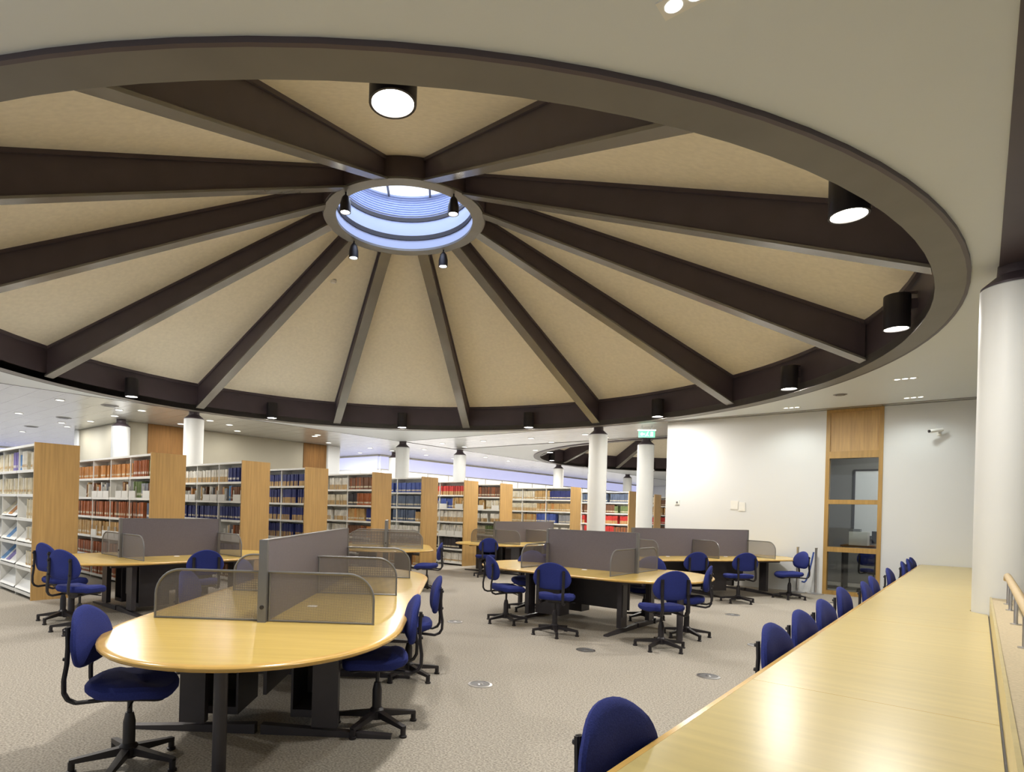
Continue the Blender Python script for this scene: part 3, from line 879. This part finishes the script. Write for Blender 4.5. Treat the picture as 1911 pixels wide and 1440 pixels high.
# ------------------------------------------------------------------ chairs
def make_chair(bx_rot=0.3):
    r = empty('task_chair', (0, 0, 0))
    # seat cushion: superellipse loops
    def sloop(w, d, z, y0=0.02, wf=0.0):
        pts = []
        for i in range(28):
            t = 2 * PI * i / 28
            c_, s_ = math.cos(t), math.sin(t)
            x = math.copysign(abs(c_) ** 0.7, c_) * w / 2
            y = math.copysign(abs(s_) ** 0.7, s_) * d / 2
            if y > 0: x *= 1.0 - 0.05 * (y / (d / 2))
            zz = z - 0.035 * max(0, y / (d / 2) - 0.45) ** 2 * 3 + 0.010 * (y < -0.12) * 1
            pts.append((x, y + y0, zz))
        return pts
    MB().loops([sloop(0.36, 0.34, 0.425), sloop(0.445, 0.42, 0.43), sloop(0.475, 0.45, 0.45), sloop(0.475, 0.45, 0.475), sloop(0.44, 0.42, 0.495), sloop(0.34, 0.32, 0.502), sloop(0.1, 0.1, 0.498)]).build('seat', M['blue'], r)
    MB().loops([sloop(0.30, 0.30, 0.405), sloop(0.37, 0.36, 0.412), sloop(0.38, 0.37, 0.432)]).build('seat_pan', M['black'], r)
    # backrest: domed outline, curved
    def bo(scale, y, n=40):
        pts = []
        for i in range(n):
            t = 2 * PI * i / n
            c_, s_ = math.cos(t), math.sin(t)
            e = 2.0 if s_ > 0 else 3.4
            x = math.copysign(abs(c_) ** (2 / e), c_) * 0.236
            z = math.copysign(abs(s_) ** (2 / e), s_) * (0.21 if s_ > 0 else 0.115)
            if s_ < 0: x *= 1 - 0.14 * (abs(z) / 0.115)
            x *= scale; z *= scale
            yy = y + 0.55 * x * x * 1.0 + (0.05 * (z / 0.2) * -1) * 0.35
            pts.append((x, -0.235 + yy - 0.03 * (z > 0.12) * (z - 0.12) * 6, 0.685 + z))
        return pts
    MB().loops([bo(0.25, -0.026), bo(0.8, -0.026), bo(0.97, -0.014), bo(1.0, 0.0), bo(0.97, 0.014), bo(0.85, 0.026), bo(0.5, 0.032), bo(0.1, 0.033)]).build('backrest', M['blue'], r)
    for sg in (-1, 1):
        x = sg * 0.155
        pts = [(x, -0.272, 0.80), (x, -0.268, 0.70), (x, -0.272, 0.60), (x, -0.285, 0.52), (x, -0.283, 0.45), (x, -0.262, 0.415), (x, -0.22, 0.398), (x * 0.9, -0.12, 0.405), (x * 0.7, 0.0, 0.41)]
        m_ = MB()
        for i in range(len(pts) - 1):
            m_.bar(pts[i], pts[i + 1], 0.034, 0.012, up=(0, 1, 0.001) if i < 5 else (0, 0, 1))
        m_.tube(pts, 0.012, 8, flat=1.0)
        m_.tube([(x, -0.29, 0.775), (x, -0.268, 0.775)], 0.011, 8)
        m_.tube([(x, -0.29, 0.63), (x, -0.268, 0.63)], 0.011, 8)
        m_.build('back_support', M['black'], r)
    m_ = MB().lathe([(0.014, 0.28), (0.014, 0.405)], 12)
    m_.lathe([(0.033, 0.06), (0.033, 0.25), (0.026, 0.28), (0.022, 0.30)], 16)
    m_.box(-0.07, 0.07, -0.09, 0.09, 0.39, 0.41)
    m_.tube([(0.05, 0.05, 0.40), (0.23, 0.08, 0.39)], 0.006, 6)
    m_.build('gas_lift', M['black'], r)
    MB().lathe([(0.02, 0.05), (0.05, 0.055), (0.05, 0.115), (0.036, 0.13)], 16).build('hub', M['black'], r)
    for k in range(5):
        a = bx_rot + 2 * PI * k / 5
        dx, dy = math.sin(a), math.cos(a)
        m_ = MB().bar((dx * 0.03, dy * 0.03, 0.09), (dx * 0.29, dy * 0.29, 0.062), 0.045, 0.045, 0, 0.032, 0.022)
        lg = m_.build('leg', M['black'], r)
        MB().lathe([(0.024, 0.0), (0.026, 0.012), (0.018, 0.016), (0.018, 0.06)], 12, (dx * 0.28, dy * 0.28)).build('glide', M['black'], lg)
    return r
ch0 = make_chair()
used = [False]
def chair(x, y, deg, label, group, z=0, zs=1.02):
    """deg: direction the seat faces, clockwise from +Y"""
    o = copy_tree(ch0) if used[0] else ch0
    used[0] = True
    o.location = (x, y, z)
    o.rotation_euler = (0, 0, -math.radians(deg))
    o.scale = (1, 1, zs)
    return tag(o, label, 'chair', group)
G1, G2, G3, G4, G5 = ('chairs at the foreground table', 'chairs at the centre right table', 'chairs at the left table', 'chairs at the table by the white wall', 'chairs at the far tables')
chair(-1.745, 3.46, 84, 'blue task chair at the near left end of the foreground table, facing right', G1)
chair(-0.41, 4.20, 262, 'blue task chair on the right side of the foreground table, nearest the camera', G1)
chair(-0.26, 5.48, 266, 'blue task chair right of the foreground table, behind the nearer one', G1)
chair(-2.02, 5.45, 88, 'blue task chair seen through the near left mesh screen of the foreground table', G1)
chair(-1.93, 6.70, 92, 'blue task chair peeking over the far left edge of the foreground table', G1)
chair(-4.13, 6.98, 18, 'dark blue task chair at the left table, nearer of two, back to camera', G3, 0, 1.07)
chair(-4.68, 7.56, 28, 'dark blue task chair partly behind another at the end of the left table', G3, 0, 1.10)
chair(-3.16, 8.05, 326, 'dark blue task chair at the long side of the left table, back to camera', G3)
chair(-0.24, 11.30, 274, 'blue task chair in side view at the end-on table, facing left', G5)
chair(0.92, 8.32, 74, 'blue task chair at the left end of the centre right table, facing right', G2)
chair(1.45, 7.57, 24, 'blue task chair at the front of the centre right table, back to camera', G2)
chair(1.36, 9.40, 205, 'blue task chair behind the centre right table, mostly hidden by a mesh screen', G2)
chair(2.54, 6.92, 350, 'blue task chair at the right front of the centre right table, back to camera', G2)
chair(3.13, 7.66, 296, 'blue task chair at the right end of the centre right table, facing left', G2)
chair(2.98, 8.82, 222, 'blue task chair behind the centre right table near its right screens', G2)
chair(4.42, 10.75, 352, 'blue task chair before the table by the white wall, left of two', G4)
chair(5.38, 10.93, 358, 'blue task chair before the table by the white wall, right of two', G4)
chair(6.72, 11.66, 268, 'blue task chair at the right end of the table by the white wall', G4)
chair(1.06, 14.05, 350, 'dark blue task chair at the near end of the farthest table', G5)
chair(2.52, 14.80, 320, 'blue task chair at the farthest table, half hidden by a grey divider', G5)
cnames = ['nearest the camera', 'second along', 'third along', 'fourth along', 'fifth along', 'sixth along', 'seventh along', 'eighth along', 'ninth along', 'tenth along', 'farthest by the white wall']
for k, s_ in enumerate((1.90, 4.03, 4.80, 5.62, 6.86, 7.75, 8.62, 10.4, 12.5, 13.55, 14.2)):
    dn = (0.0, 0.0, 0.0, 0.0, -0.05, 0.03, 0, 0, 0, 0, 0)[k]
    x, y = g2w(s_, -0.90 + 0.235 + dn)
    # hub sits under the counter edge, back just outside it
    chair(x, y, 41.5 + 90 + (6, 6, 6, 5, 3, 0, 2, 2, 0, 0, 4)[k], 'blue task chair pushed up to the long counter, %s' % cnames[k], 'chairs along the counter', 0, 0.985)

# ------------------------------------------------------------------ counter, parapet, handrail
ct = empty('reading_counter', (0, 0, 0), GROT)
tag(ct, 'long pale oak reading counter running from the lower right to the white wall', 'counter')
mb = MB()
zc = 0.73
def notched(n0, n1, s0, s1, cn, cs, r):
    # rectangle with an arc cut out where the big column stands
    def arc(edge, rev):
        if abs(edge - cn) >= r: return []
        h = math.sqrt(r * r - (edge - cn) ** 2)
        a0 = math.atan2(-h, edge - cn); a1 = math.atan2(h, edge - cn)
        return a0, a1, h
    L_, R_ = arc(n0, 0), arc(n1, 0)
    out = [[(n0, s0), (n1, s0)], [(n1, s1), (n0, s1)]]
    if R_ and not L_:       # column bites the right edge; arc bulges left
        pts = []
        for i in range(13):
            a = (-PI + math.acos(max(-1, min(1, (n1 - cn) / r)))) if False else None
        t0 = math.acos((n1 - cn) / r)
        for i in range(17):
            t = t0 + (2 * PI - 2 * t0) * i / 16
            pts.append((cn + r * math.cos(t), cs - r * math.sin(t)))
        return [[(n0, s0), (n1, s0)] + pts + [(n1, s1), (n0, s1)]]
    if L_ and not R_:       # column bites the left edge
        pts = []
        t0 = math.acos((n0 - cn) / r)
        for i in range(17):
            t = t0 - 2 * t0 * i / 16
            pts.append((cn + r * math.cos(t), cs + r * math.sin(t)))
        return [[(n0, s0), (n1, s0), (n1, s1), (n0, s1)] + pts]
    hL = L_[2]
    hR = R_[2]
    return [[(n0, s0), (n1, s0), (n1, cs - hR), (n0, cs - hL)], [(n0, cs + hL), (n1, cs + hR), (n1, s1), (n0, s1)]]
CN_, CS_, CR_ = 0.20, 7.30, 0.242
for o_ in notched(-0.80, 0.078, 0.3, WS - 0.02, CN_, CS_, CR_):
    mb.prism(o_, zc - 0.04, zc)
mb.build('worktop', M['oak_counter'], ct)
mb = MB()
lipv = []
for n_, z_ in ((-0.80, zc - 0.045), (-0.826, zc - 0.045), (-0.832, zc - 0.035), (-0.832, zc - 0.012), (-0.824, zc - 0.003), (-0.80, zc + 0.0005)):
    lipv.append((n_, z_))
vs = [(n_, 0.3, z_) for n_, z_ in lipv] + [(n_, WS - 0.02, z_) for n_, z_ in lipv]
k = len(lipv)
mb.add(vs, [(i, (i + 1) % k, k + (i + 1) % k, k + i) for i in range(k)] + [list(range(k)), list(range(k, 2 * k))[::-1]])
mb.build('front_lipping', M['oak_lip'], ct)
MB().box(0.078, 0.0865, 0.3, 7.05, zc - 0.04, zc - 0.01).box(0.078, 0.086, 7.55, WS - 0.02, zc - 0.04, zc - 0.01).build('shadow_gap', M['black'], ct)
for s_ in (2.6, 5.3, 8.1, 10.9, 13.6):
    MB().box(-0.70, 0.04, s_ - 0.02, s_ + 0.02, 0, zc - 0.04).build('support_panel', M['dark_leg'], ct)
jt = MB()
for s_ in (3.2, 5.9, 8.6, 11.3):
    jt.box(-0.80, 0.078, s_ - 0.0012, s_ + 0.0012, zc - 0.002, zc + 0.0004)
jt.build('joint_line', M['oak_lip'], ct)
pp = MB()
for o_ in notched(0.087, 0.100, -3, WS, CN_, CS_, CR_):
    pp.prism(o_, 0, 0.885)
pp.build('trim_6', M['oak_counter'], None, (0, 0, 0), GROT)
struct(COL.objects['trim_6'])
pw = MB()
for o_ in notched(0.100, 0.80, -3, WS, CN_, CS_, CR_):
    pw.prism(o_, 0, 0.88)
struct(pw.build('wall_parapet', M['ledge'], None, (0, 0, 0), GROT))
hr = empty('handrail', (*g2w(0, 0.19), 0.88), GROT)
tag(hr, 'beech handrail on short steel posts standing on the parapet at right', 'handrail')
MB().tube([(0, 0.3, 0.21), (0, 6.86, 0.21), (0, 6.93, 0.195), (0, 6.94, 0.17)], 0.024, 16).build('rail', M['rail'], hr)
for s_ in (1.3, 2.3, 3.3, 4.3, 5.3, 6.15, 6.6):
    MB().lathe([(0.011, 0.0), (0.011, 0.195)], 12, (0, s_)).lathe([(0.028, 0), (0.028, 0.006)], 16, (0, s_)).build('post', M['chrome'], hr)

# ------------------------------------------------------------------ rope barrier posts by the white wall
def make_post():
    r = empty('barrier_post', (0, 0, 0))
    MB().lathe([(0.022, 0.02), (0.022, 0.93), (0.026, 0.935), (0.026, 0.95)], 16).build('pole', M['chrome'], r)
    MB().lathe([(0.15, 0), (0.15, 0.012), (0.03, 0.03)], 28).build('base', M['chrome'], r)
    return r
bp0 = make_post()
def clamp_s(x, y, smax=14.50):
    s_ = x * SN + y * CS
    k = min(1.0, smax / s_)
    return x * k, y * k
x, y = clamp_s(*at(1487, 1100, 0))
bp0.location = (x, y, 0)
tag(bp0, 'steel barrier post by the white wall, left of the pair', 'barrier post', 'barrier posts')
bp1 = copy_tree(bp0)
xb, yb = clamp_s(*at(1521, 1104, 0))
bp1.location = (xb, yb, 0)
tag(bp1, 'steel barrier post by the white wall, right of the pair', 'barrier post', 'barrier posts')
rp = []
for i in range(17):
    t = i / 16
    rp.append((xb - 0.05 - 0.24 * t, yb - 0.02 * t, 0.86 - 0.62 * math.sin(min(1, t * 1.25) * PI / 2) + 0.06 * max(0, t - 0.8)))
rope = MB().tube(rp, 0.016, 8).build('barrier_rope', M['rope'])
tag(rope, 'blue rope drooping from the right barrier post', 'rope')
cab = MB().tube([(*at(x_, y_, 0.012), 0.012) for x_, y_ in ((1447, 1093), (1462, 1098), (1476, 1096), (1492, 1102), (1506, 1101))], 0.012, 6).build('floor_cable', M['white'])
tag(cab, 'white cable lying on the carpet along the white wall', 'cable')

# ------------------------------------------------------------------ office contents behind the window
dk = empty('office_desk', (*g2w(WS + 1.7, -1.75), 0), GROT)
tag(dk, 'dark office desk seen through the tall window', 'desk')
MB().box(-0.55, 1.1, -0.35, 0.35, 0.95, 0.99).build('desktop', M['oak_dark'], dk)
for x_ in (-0.5, 1.05):
    MB().box(x_ - 0.02, x_ + 0.02, -0.33, 0.33, 0, 0.95).build('leg', M['black'], dk)
pr = empty('desktop_printer', (*g2w(WS + 1.6, -1.93), 0.99), GROT)
tag(pr, 'cream printer standing on the office desk behind the window', 'printer')
MB().box(-0.22, 0.12, -0.18, 0.18, 0, 0.30).build('case', M['paper'], pr)
MB().box(-0.24, -0.02, -0.15, 0.10, 0.30, 0.36).build('paper_tray', M['divider_edge'], pr)
mn = empty('desktop_monitor', (*g2w(WS + 1.6, -1.55), 0.99), GROT)
tag(mn, 'black monitor beside the printer behind the window', 'monitor')
MB().box(-0.2, 0.24, -0.03, 0.02, 0.05, 0.32).build('screen', M['black'], mn)
MB().box(-0.02, 0.04, -0.01, 0.03, 0, 0.1).box(-0.1, 0.12, -0.08, 0.08, 0, 0.015).build('stand', M['black'], mn)
o = chair(*g2w(WS + 1.1, -1.65), 60, 'dark chair inside the office behind the window glass', 'office chair')
bn = empty('waste_bin', (*g2w(WS + 1.5, -1.35), 0))
tag(bn, 'pale waste bin under the office desk behind the window', 'bin')
MB().lathe([(0.11, 0), (0.15, 0.38), (0.14, 0.38), (0.10, 0.02)], 20, cap=False).build('bucket', M['paper'], bn)

# ------------------------------------------------------------------ floor outlets
def make_outlet():
    r = empty('floor_outlet', (0, 0, 0))
    MB().lathe([(0.105, 0.0), (0.105, 0.006), (0.085, 0.008), (0.085, 0.0)], 32, cap=False).build('rim', M['chrome'], r)
    MB().lathe([(0.0, 0.006), (0.086, 0.006), (0.086, 0.0)], 32, cap=False).build('lid', M['divider_edge'], r)
    MB().lathe([(0.0, 0.009), (0.022, 0.009), (0.026, 0.006)], 16, cap=False).build('cap', M['chrome'], r)
    return r
f0 = make_outlet()
for i, (x, y, lab) in enumerate(((896, 1277, 'round metal floor outlet in the centre of the aisle, nearest the camera'), (1322, 1262, 'round metal floor outlet in front of the long counter'),
                                 (1093, 1213, 'round metal floor outlet before the centre right table'), (849, 1160, 'small round floor outlet right of the foreground table'),
                                 (1413, 1204, 'round floor outlet half hidden by the counter chairs'), (1560, 1125, 'round floor outlet near the tall oak window'), (1367, 1147, 'round floor outlet between the right table and the counter'))):
    o = f0 if i == 0 else copy_tree(f0)
    X, Y = at(x, y, 0)
    o.location = (X, Y, 0)
    tag(o, lab, 'floor outlet')

# ------------------------------------------------------------------ bookcases and books
BAY, DEP, SH_H = 0.90, 0.58, 2.33
LEV = [0.09, 0.46, 0.83, 1.21, 1.58, 1.95]
def bookcase_meshes(nb):
    L = nb * BAY
    d = {}
    # local: +X along the range away from the end panel (to the left), +Y to the back, face at y = 0
    ep = MB().box(-0.03, 0, -0.012, DEP + 0.012, 0, SH_H + 0.02).mesh('end_panel', M['oak_panel'])
    up = MB().box(-0.012, 0.012, 0.02, DEP - 0.02, 0.0, SH_H).mesh('upright', M['white'])
    sh = MB().box(0.012, BAY - 0.012, 0.0, DEP, -0.018, 0.012).box(0.012, BAY - 0.012, -0.003, 0.0, -0.03, 0.012).mesh('shelf', M['white'])
    tp = MB().box(0, L, -0.01, DEP + 0.01, SH_H - 0.035, SH_H).mesh('top_panel', M['white'])
    bk = MB().box(0, L, DEP / 2 - 0.008, DEP / 2 + 0.008, 0.1, SH_H - 0.04).mesh('spine_panel', M['white'])
    sl = MB().add([(0.03, 0.01, 0.03), (BAY - 0.03, 0.01, 0.03), (BAY - 0.03, 0.24, 0.30), (0.03, 0.24, 0.30), (0.03, 0.0, 0.02), (BAY - 0.03, 0.0, 0.02), (BAY - 0.03, 0.25, 0.30), (0.03, 0.25, 0.30)],
                  [(0, 1, 2, 3), (4, 7, 6, 5), (0, 3, 7, 4), (1, 5, 6, 2), (0, 4, 5, 1), (3, 2, 6, 7)]).mesh('display_shelf', M['white'])
    bxm = MB()
    w_ = 0.27
    bxm.box(0, w_, 0.0, 0.006, 0, 0.12).box(0, 0.006, 0.006, 0.24, 0, 0.20).box(w_ - 0.006, w_, 0.006, 0.24, 0, 0.20)
    bx = bxm.mesh('display_box', M['white'])
    return dict(bx=bx, ep=ep, up=up, sh=sh, tp=tp, bk=bk, sl=sl, L=L)
BC = bookcase_meshes(4)
def bookcase(x, y, label, slopes=()):
    # local +X points away to the left along -n
    rz = math.atan2(SN, -CS)        # direction of -n in world
    r = empty('bookcase', (x, y, 0), rz)
    r.scale = (1, 1, 1)
    tag(r, label, 'bookcase', 'bookcases in a row')
    return r
def bc_local(x0, y0, u, v):
    # u along the face away to the left (-n), v to the back (+s)
    return (x0 - CS * u + SN * v, y0 + SN * u + CS * v)
def mirror_build(r):
    # children placed in a frame with X = -n (left), Y = +s (back): that frame is mirrored, so use explicit frame X=+n
    pass
BCDEF = [
    # x, y, shelf colour plan (top to bottom), sloping display shelves, label
    (-6.05, 9.0, [('sky', 0.1, 'cream', 0.9), ('cream',), ('cream', 0.45, None), ('cream', 0.45, None), ('cream', 0.4, None), (None,)], 'bookcase at the left edge of the picture, nearest, with a wide brown oak end panel'),
    (-4.93, 10.26, [('green', 0.14, 'cream', 0.16, 'rust', 0.75, 'orange'), ('brown', 0.12, 'grey', 0.4, 'green', 0.7, 'box'), ('slate', 0.3, 'rust'), ('rust', 0.5, 'tan'), ('rust',), ('brown', 0.3, 'rust')], 'second bookcase from the left, with rust coloured volumes'),
    (-3.81, 11.53, [('navy', 0.5, 'white2'), ('brown', 0.4, 'sky', 0.5, 'box'), ('navy',), ('brown', 0.3, 'box'), ('navy',), ('brown',)], 'third bookcase from the left, with navy volumes and a yellow oak end panel'),
    (-2.92, 12.90, [('navy2',), ('navy2',), ('navy2',), ('navy2',), ('navy2',), ('rust',)], 'fourth bookcase from the left, filled with navy and tan two-tone volumes'),
    (-1.62, 14.05, [('brown', 0.9, 'white2'), ('rust', 0.55, 'black', 0.9, 'cream2'), ('navy', 0.2, 'tan', 0.9, 'white2'), ('orange', 0.2, 'brown', 0.9, 'white'), ('rust', 0.9, 'brown'), ('brown',)], 'fifth bookcase from the left, behind the foreground divider'),
    (-0.52, 15.35, [('blue',), ('slate',), ('tan', 0.2, 'slate'), ('white',), ('brown',), ('tan',)], 'sixth bookcase from the left, with blue volumes'),
    (0.60, 16.6, [('red2',), ('tan', 0.4, 'blue'), ('white2',), ('white',), ('black',), ('white',)], 'seventh bookcase from the left, with a row of red and tan volumes on top'),
    (1.70, 17.75, [('brown',), ('cream', 0.5, 'tan'), ('white2',), ('green', 0.5, 'cream'), ('cream',), ('tan',)], 'eighth bookcase from the left, with dark brown volumes on top'),
    (3.98, 18.75, [('navy', 0.75, 'tan', 1.3, 'cream'), ('tan', 1.2, 'cream2'), ('grey', 0.5, 'blue', 1.2, 'tan'), ('white', 1.0, 'cream'), ('cream',), ('tan',)], 'ninth bookcase, wide open face left of the white column'),
    (6.40, 20.8, [('slate',), ('green', 0.5, 'brown'), ('red2',), ('brown', 0.5, 'red'), ('red',), ('brown',)], 'tenth bookcase, between the two columns, with red volumes'),
    (8.12, 23.2, [('cream',), ('tan',), ('red',), ('tan',), ('tan',), ('tan',)], 'eleventh bookcase, a thin oak end panel right of the second column'),
    (9.75, 25.1, [('brown',), ('tan',), ('red',), ('brown',), ('tan',), ('tan',)], 'twelfth bookcase, a sliver of shelves beside the edge of the white wall'),
]
for b_ in BCDEF:
    x, y = b_[0], b_[1]
    r = empty('bookcase', (x, y, 0), GROT)      # local X = +n, local Y = +s (back)
    tag(r, b_[3], 'bookcase', 'bookcases in a row')
    nb = 4
    L = BC['L']
    link(BC['ep'], 'end_panel', r, (0.03, 0, 0))
    link(BC['ep'], 'end_panel', r, (-L, 0, 0))
    link(BC['tp'], 'top_panel', r, (-L, 0, 0))
    link(BC['bk'], 'spine_panel', r, (-L, 0, 0))
    for k in range(nb + 1):
        link(BC['up'], 'upright', r, (-k * BAY - (0.012 if k == 0 else (-0.012 if k == nb else 0)), 0, 0))
    for k in range(nb):
        for z in LEV:
            link(BC['sh'], 'shelf', r, (-(k + 1) * BAY, 0, z - 0.012))
    for li_ in {1: (4, 2), 2: (4, 2), 6: (4, 2), 7: (4,)}.get(BCDEF.index(b_), ()):
        for k in range(3):
            for q in range(3):
                if (k + q + li_) % 4 != 1:
                    link(BC['bx'], 'display_box', r, (-(k + 1) * BAY + 0.02 + q * 0.29, -0.004, LEV[li_] + 0.001))
    if b_[0] < -6:
        for k, z in ((1, LEV[3]), (0, LEV[2]), (1, LEV[2]), (0, LEV[1]), (1, LEV[1]), (2, LEV[2]), (0, LEV[0]), (1, LEV[0]), (2, LEV[0])):
            link(BC['sl'], 'display_shelf', r, (-(k + 1) * BAY, 0, z))

# magazines lying on the sloping display shelves of the nearest bookcase
for k, (u, lv, col_, lab) in enumerate(((1.22, 3, 'orange', 'orange magazine on the upper sloping display shelf of the leftmost bookcase'), (1.30, 2, 'sky', 'bright blue magazine on the middle sloping display shelf of the leftmost bookcase'),
                                        (1.28, 1, 'lilac', 'violet magazine on the lower sloping display shelf of the leftmost bookcase'), (1.55, 3, 'cream', 'cream magazine beside the orange one on the upper display shelf'),
                                        (1.60, 1, 'sky', 'blue magazine beside the violet one on the lower display shelf'))):
    z0 = LEV[lv]
    yy0, zz0, yy1, zz1 = 0.022, 0.046, 0.215, 0.268
    t_ = 0.004
    mg = MB().hexa([(-u - 0.2, yy0, z0 + zz0), (-u, yy0, z0 + zz0), (-u, yy1, z0 + zz1), (-u - 0.2, yy1, z0 + zz1),
                    (-u - 0.2, yy0 - t_, z0 + zz0 + t_), (-u, yy0 - t_, z0 + zz0 + t_), (-u, yy1 - t_, z0 + zz1 + t_), (-u - 0.2, yy1 - t_, z0 + zz1 + t_)])
    o = mg.build('magazine', BM[col_], None, (BCDEF[0][0], BCDEF[0][1], 0), GROT)
    tag(o, lab, 'magazine', 'magazines on the display shelves')
BMESH = {}
PG = M['paper']
def book_mesh(col, w, h, d, two):
    key = (col, round(w, 3), round(h, 3), two)
    if key in BMESH: return BMESH[key]
    mb = MB()
    t = 0.003
    # covers and spine (spine faces -Y)
    mb.box(0, t, 0, d, 0, h, 0); mb.box(w - t, w, 0, d, 0, h, 0)
    zs = h * (0.42 if two else 0.16)
    z2 = zs if two else h * 0.30
    if two:
        mb.box(t, w - t, 0, t, 0, zs, 1); mb.box(t, w - t, 0, t, zs, h, 0)
        mb.box(-0.0003, w + 0.0003, -0.0006, 0.0, 0.0, zs, 1)
    else:
        mb.box(t, w - t, 0, t, 0, h, 0)
        mb.box(0.004, w - 0.004, -0.0008, 0.0, zs, z2, 1)
    mb.box(t, w - t, t, d - 0.004, 0.004, h - 0.005, 2)
    second = BM['tan'] if two else BM['white' if col not in ('cream', 'white') else 'tan']
    me = mb.mesh('book', [BM[col], second, PG])
    BMESH[key] = me
    return me
def plan_colour(plan, u):
    i = 0
    while i < len(plan):
        c_ = plan[i]
        lim = plan[i + 1] if i + 1 < len(plan) and not isinstance(plan[i + 1], str) and plan[i + 1] is not None else 99
        if u < lim: return c_
        i += 2 if lim != 99 else 1
        if i < len(plan) and lim == 99: return plan[-1]
    return plan[-1]
def px_of(X, Y, Z):
    a, b = F_PX * X / Y, -F_PX * (Z - EYE) / Y
    return CX + cr * a - sr * b, CY + sr * a + cr * b
LEVN = ['top', 'second', 'third', 'fourth', 'fifth', 'bottom']
ORD = ['leftmost', 'second', 'third', 'fourth', 'fifth', 'sixth', 'seventh', 'eighth', 'ninth', 'tenth', 'eleventh', 'twelfth']
books = []
for bi, (x0, y0, plans, _l) in enumerate(BCDEF):
    for li, plan in enumerate(plans):
        z = LEV[5 - li]
        u = 0.02
        rr = random.Random(bi * 17 + li)
        prevc = 'x'
        while u < 3.5:
            um = u % BAY
            if um < 0.02: u += 0.02 - um + 1e-4; continue
            if um > BAY - 0.05: u += BAY - um + 1e-4; continue
            c_ = plan_colour(plan, u)
            if bi == 0 and li == 0: c_ = ['cream', 'cream', 'white', 'sky', 'lilac', 'cream'][int(u * 4.3) % 6] if u > 0.06 else 'grey'
            if bi == 0 and li in (2, 3, 4) and u > 0.42:
                u += 0.1; 
                if u > 1.8: break
                continue
            if c_ is None: break
            if c_ == 'box':
                if rr.random() < 0.45: u += 0.09; continue
                c_ = rr.choice(['grey', 'brown', 'tan', 'white'])
            if c_ != prevc:
                bh = rr.uniform(0.24, 0.30); prevc = c_
                bw = rr.choice([0.032, 0.038, 0.045])
            if rr.random() < 0.035: u += rr.uniform(0.04, 0.14); continue
            if um + bw > BAY - 0.015: u += BAY - um + 1e-4; continue
            w_ = bw
            h_ = bh if rr.random() < 0.8 else bh - 0.012
            two = c_.endswith('2'); base = c_.rstrip('2')
            X, Y = bc_local(x0, y0, u + w_ / 2, 0.02)
            px, py = px_of(X, Y, z + 0.13)
            vis = True
            if px < -60: vis = False
            if bi > 0:
                # hidden behind the end panel of the case before it
                xa, ya = BCDEF[bi - 1][0], BCDEF[bi - 1][1]
                ex_, ey_ = bc_local(xa, ya, -0.03, DEP)
                if bi != 9 and px < px_of(ex_, ey_, 1)[0] - 14: vis = False
            if vis:
                if base in ('cream', 'white', 'tan', 'rust', 'brown') and rr.random() < 0.14 and not two:
                    base = {'cream': 'white', 'white': 'cream', 'tan': 'orange', 'rust': 'brown', 'brown': 'rust'}[base]
                books.append([w_ * h_ / (X * X + Y * Y), bi, li, u, w_, h_, base, two, rr.uniform(0.0, 0.025)])
            u += w_ + 0.0015
def book_hidden(b_):
    # behind study-table dividers and low shelves: still there, just not worth an object of its own
    return b_[2] == 5 or (b_[1] >= 3 and b_[2] >= 3)
books.sort(key=lambda b_: -(b_[0] if not book_hidden(b_) else b_[0] * 0.01))
CN = {'cream': 'cream', 'white': 'whitish', 'tan': 'tan', 'orange': 'orange-brown', 'rust': 'rust brown', 'brown': 'dark brown', 'navy': 'navy blue', 'blue': 'blue', 'slate': 'slate blue',
      'red': 'red', 'green': 'green', 'grey': 'grey', 'sky': 'bright blue', 'black': 'black', 'lilac': 'violet'}
rest = MB()
rest_mats = [BM[k] for k in BOOK] + [PG]
ridx = {k: i for i, k in enumerate(BOOK)}
for k, (sz, bi, li, u, w_, h_, base, two, back) in enumerate(books):
    x0, y0 = BCDEF[bi][0], BCDEF[bi][1]
    z = LEV[5 - li]
    if k < 300:
        o = link(book_mesh(base, w_, h_, 0.20, two), 'book', None, (*bc_local(x0, y0, u + w_, 0.015 + back), z), GROT)
        lab = '%s%s volume on the %s shelf of the %s bookcase from the left' % (CN[base], ' and tan' if two else '', LEVN[li], ORD[bi])
        tag(o, lab, 'book', '%s%s books on the %s shelf of the %s bookcase' % (CN[base], ' and tan' if two else '', LEVN[li], ORD[bi]))
    else:
        c8 = []
        for zz in (z, z + h_):
            for uu, vv in ((u, 0.015 + back), (u + w_, 0.015 + back), (u + w_, 0.21), (u, 0.21)):
                c8.append((*bc_local(x0, y0, uu, vv), zz))
        rest.hexa(c8, ridx[base])
        zs = (0.0, 0.42) if two else (0.15, 0.28)
        q = []
        for zz in (z + h_ * zs[0], z + h_ * zs[1]):
            for uu, vv in ((u + 0.003, 0.013 + back), (u + w_ - 0.003, 0.013 + back), (u + w_ - 0.003, 0.02 + back), (u + 0.003, 0.02 + back)):
                q.append((*bc_local(x0, y0, uu, vv), zz))
        rest.hexa(q, ridx['tan'] if two else ridx['cream' if base not in ('cream', 'white') else 'tan'])
ro = rest.build('books', rest_mats)
tag(ro, 'mass of bound volumes filling the farther and lower bookcase shelves', 'books', None, 'stuff')
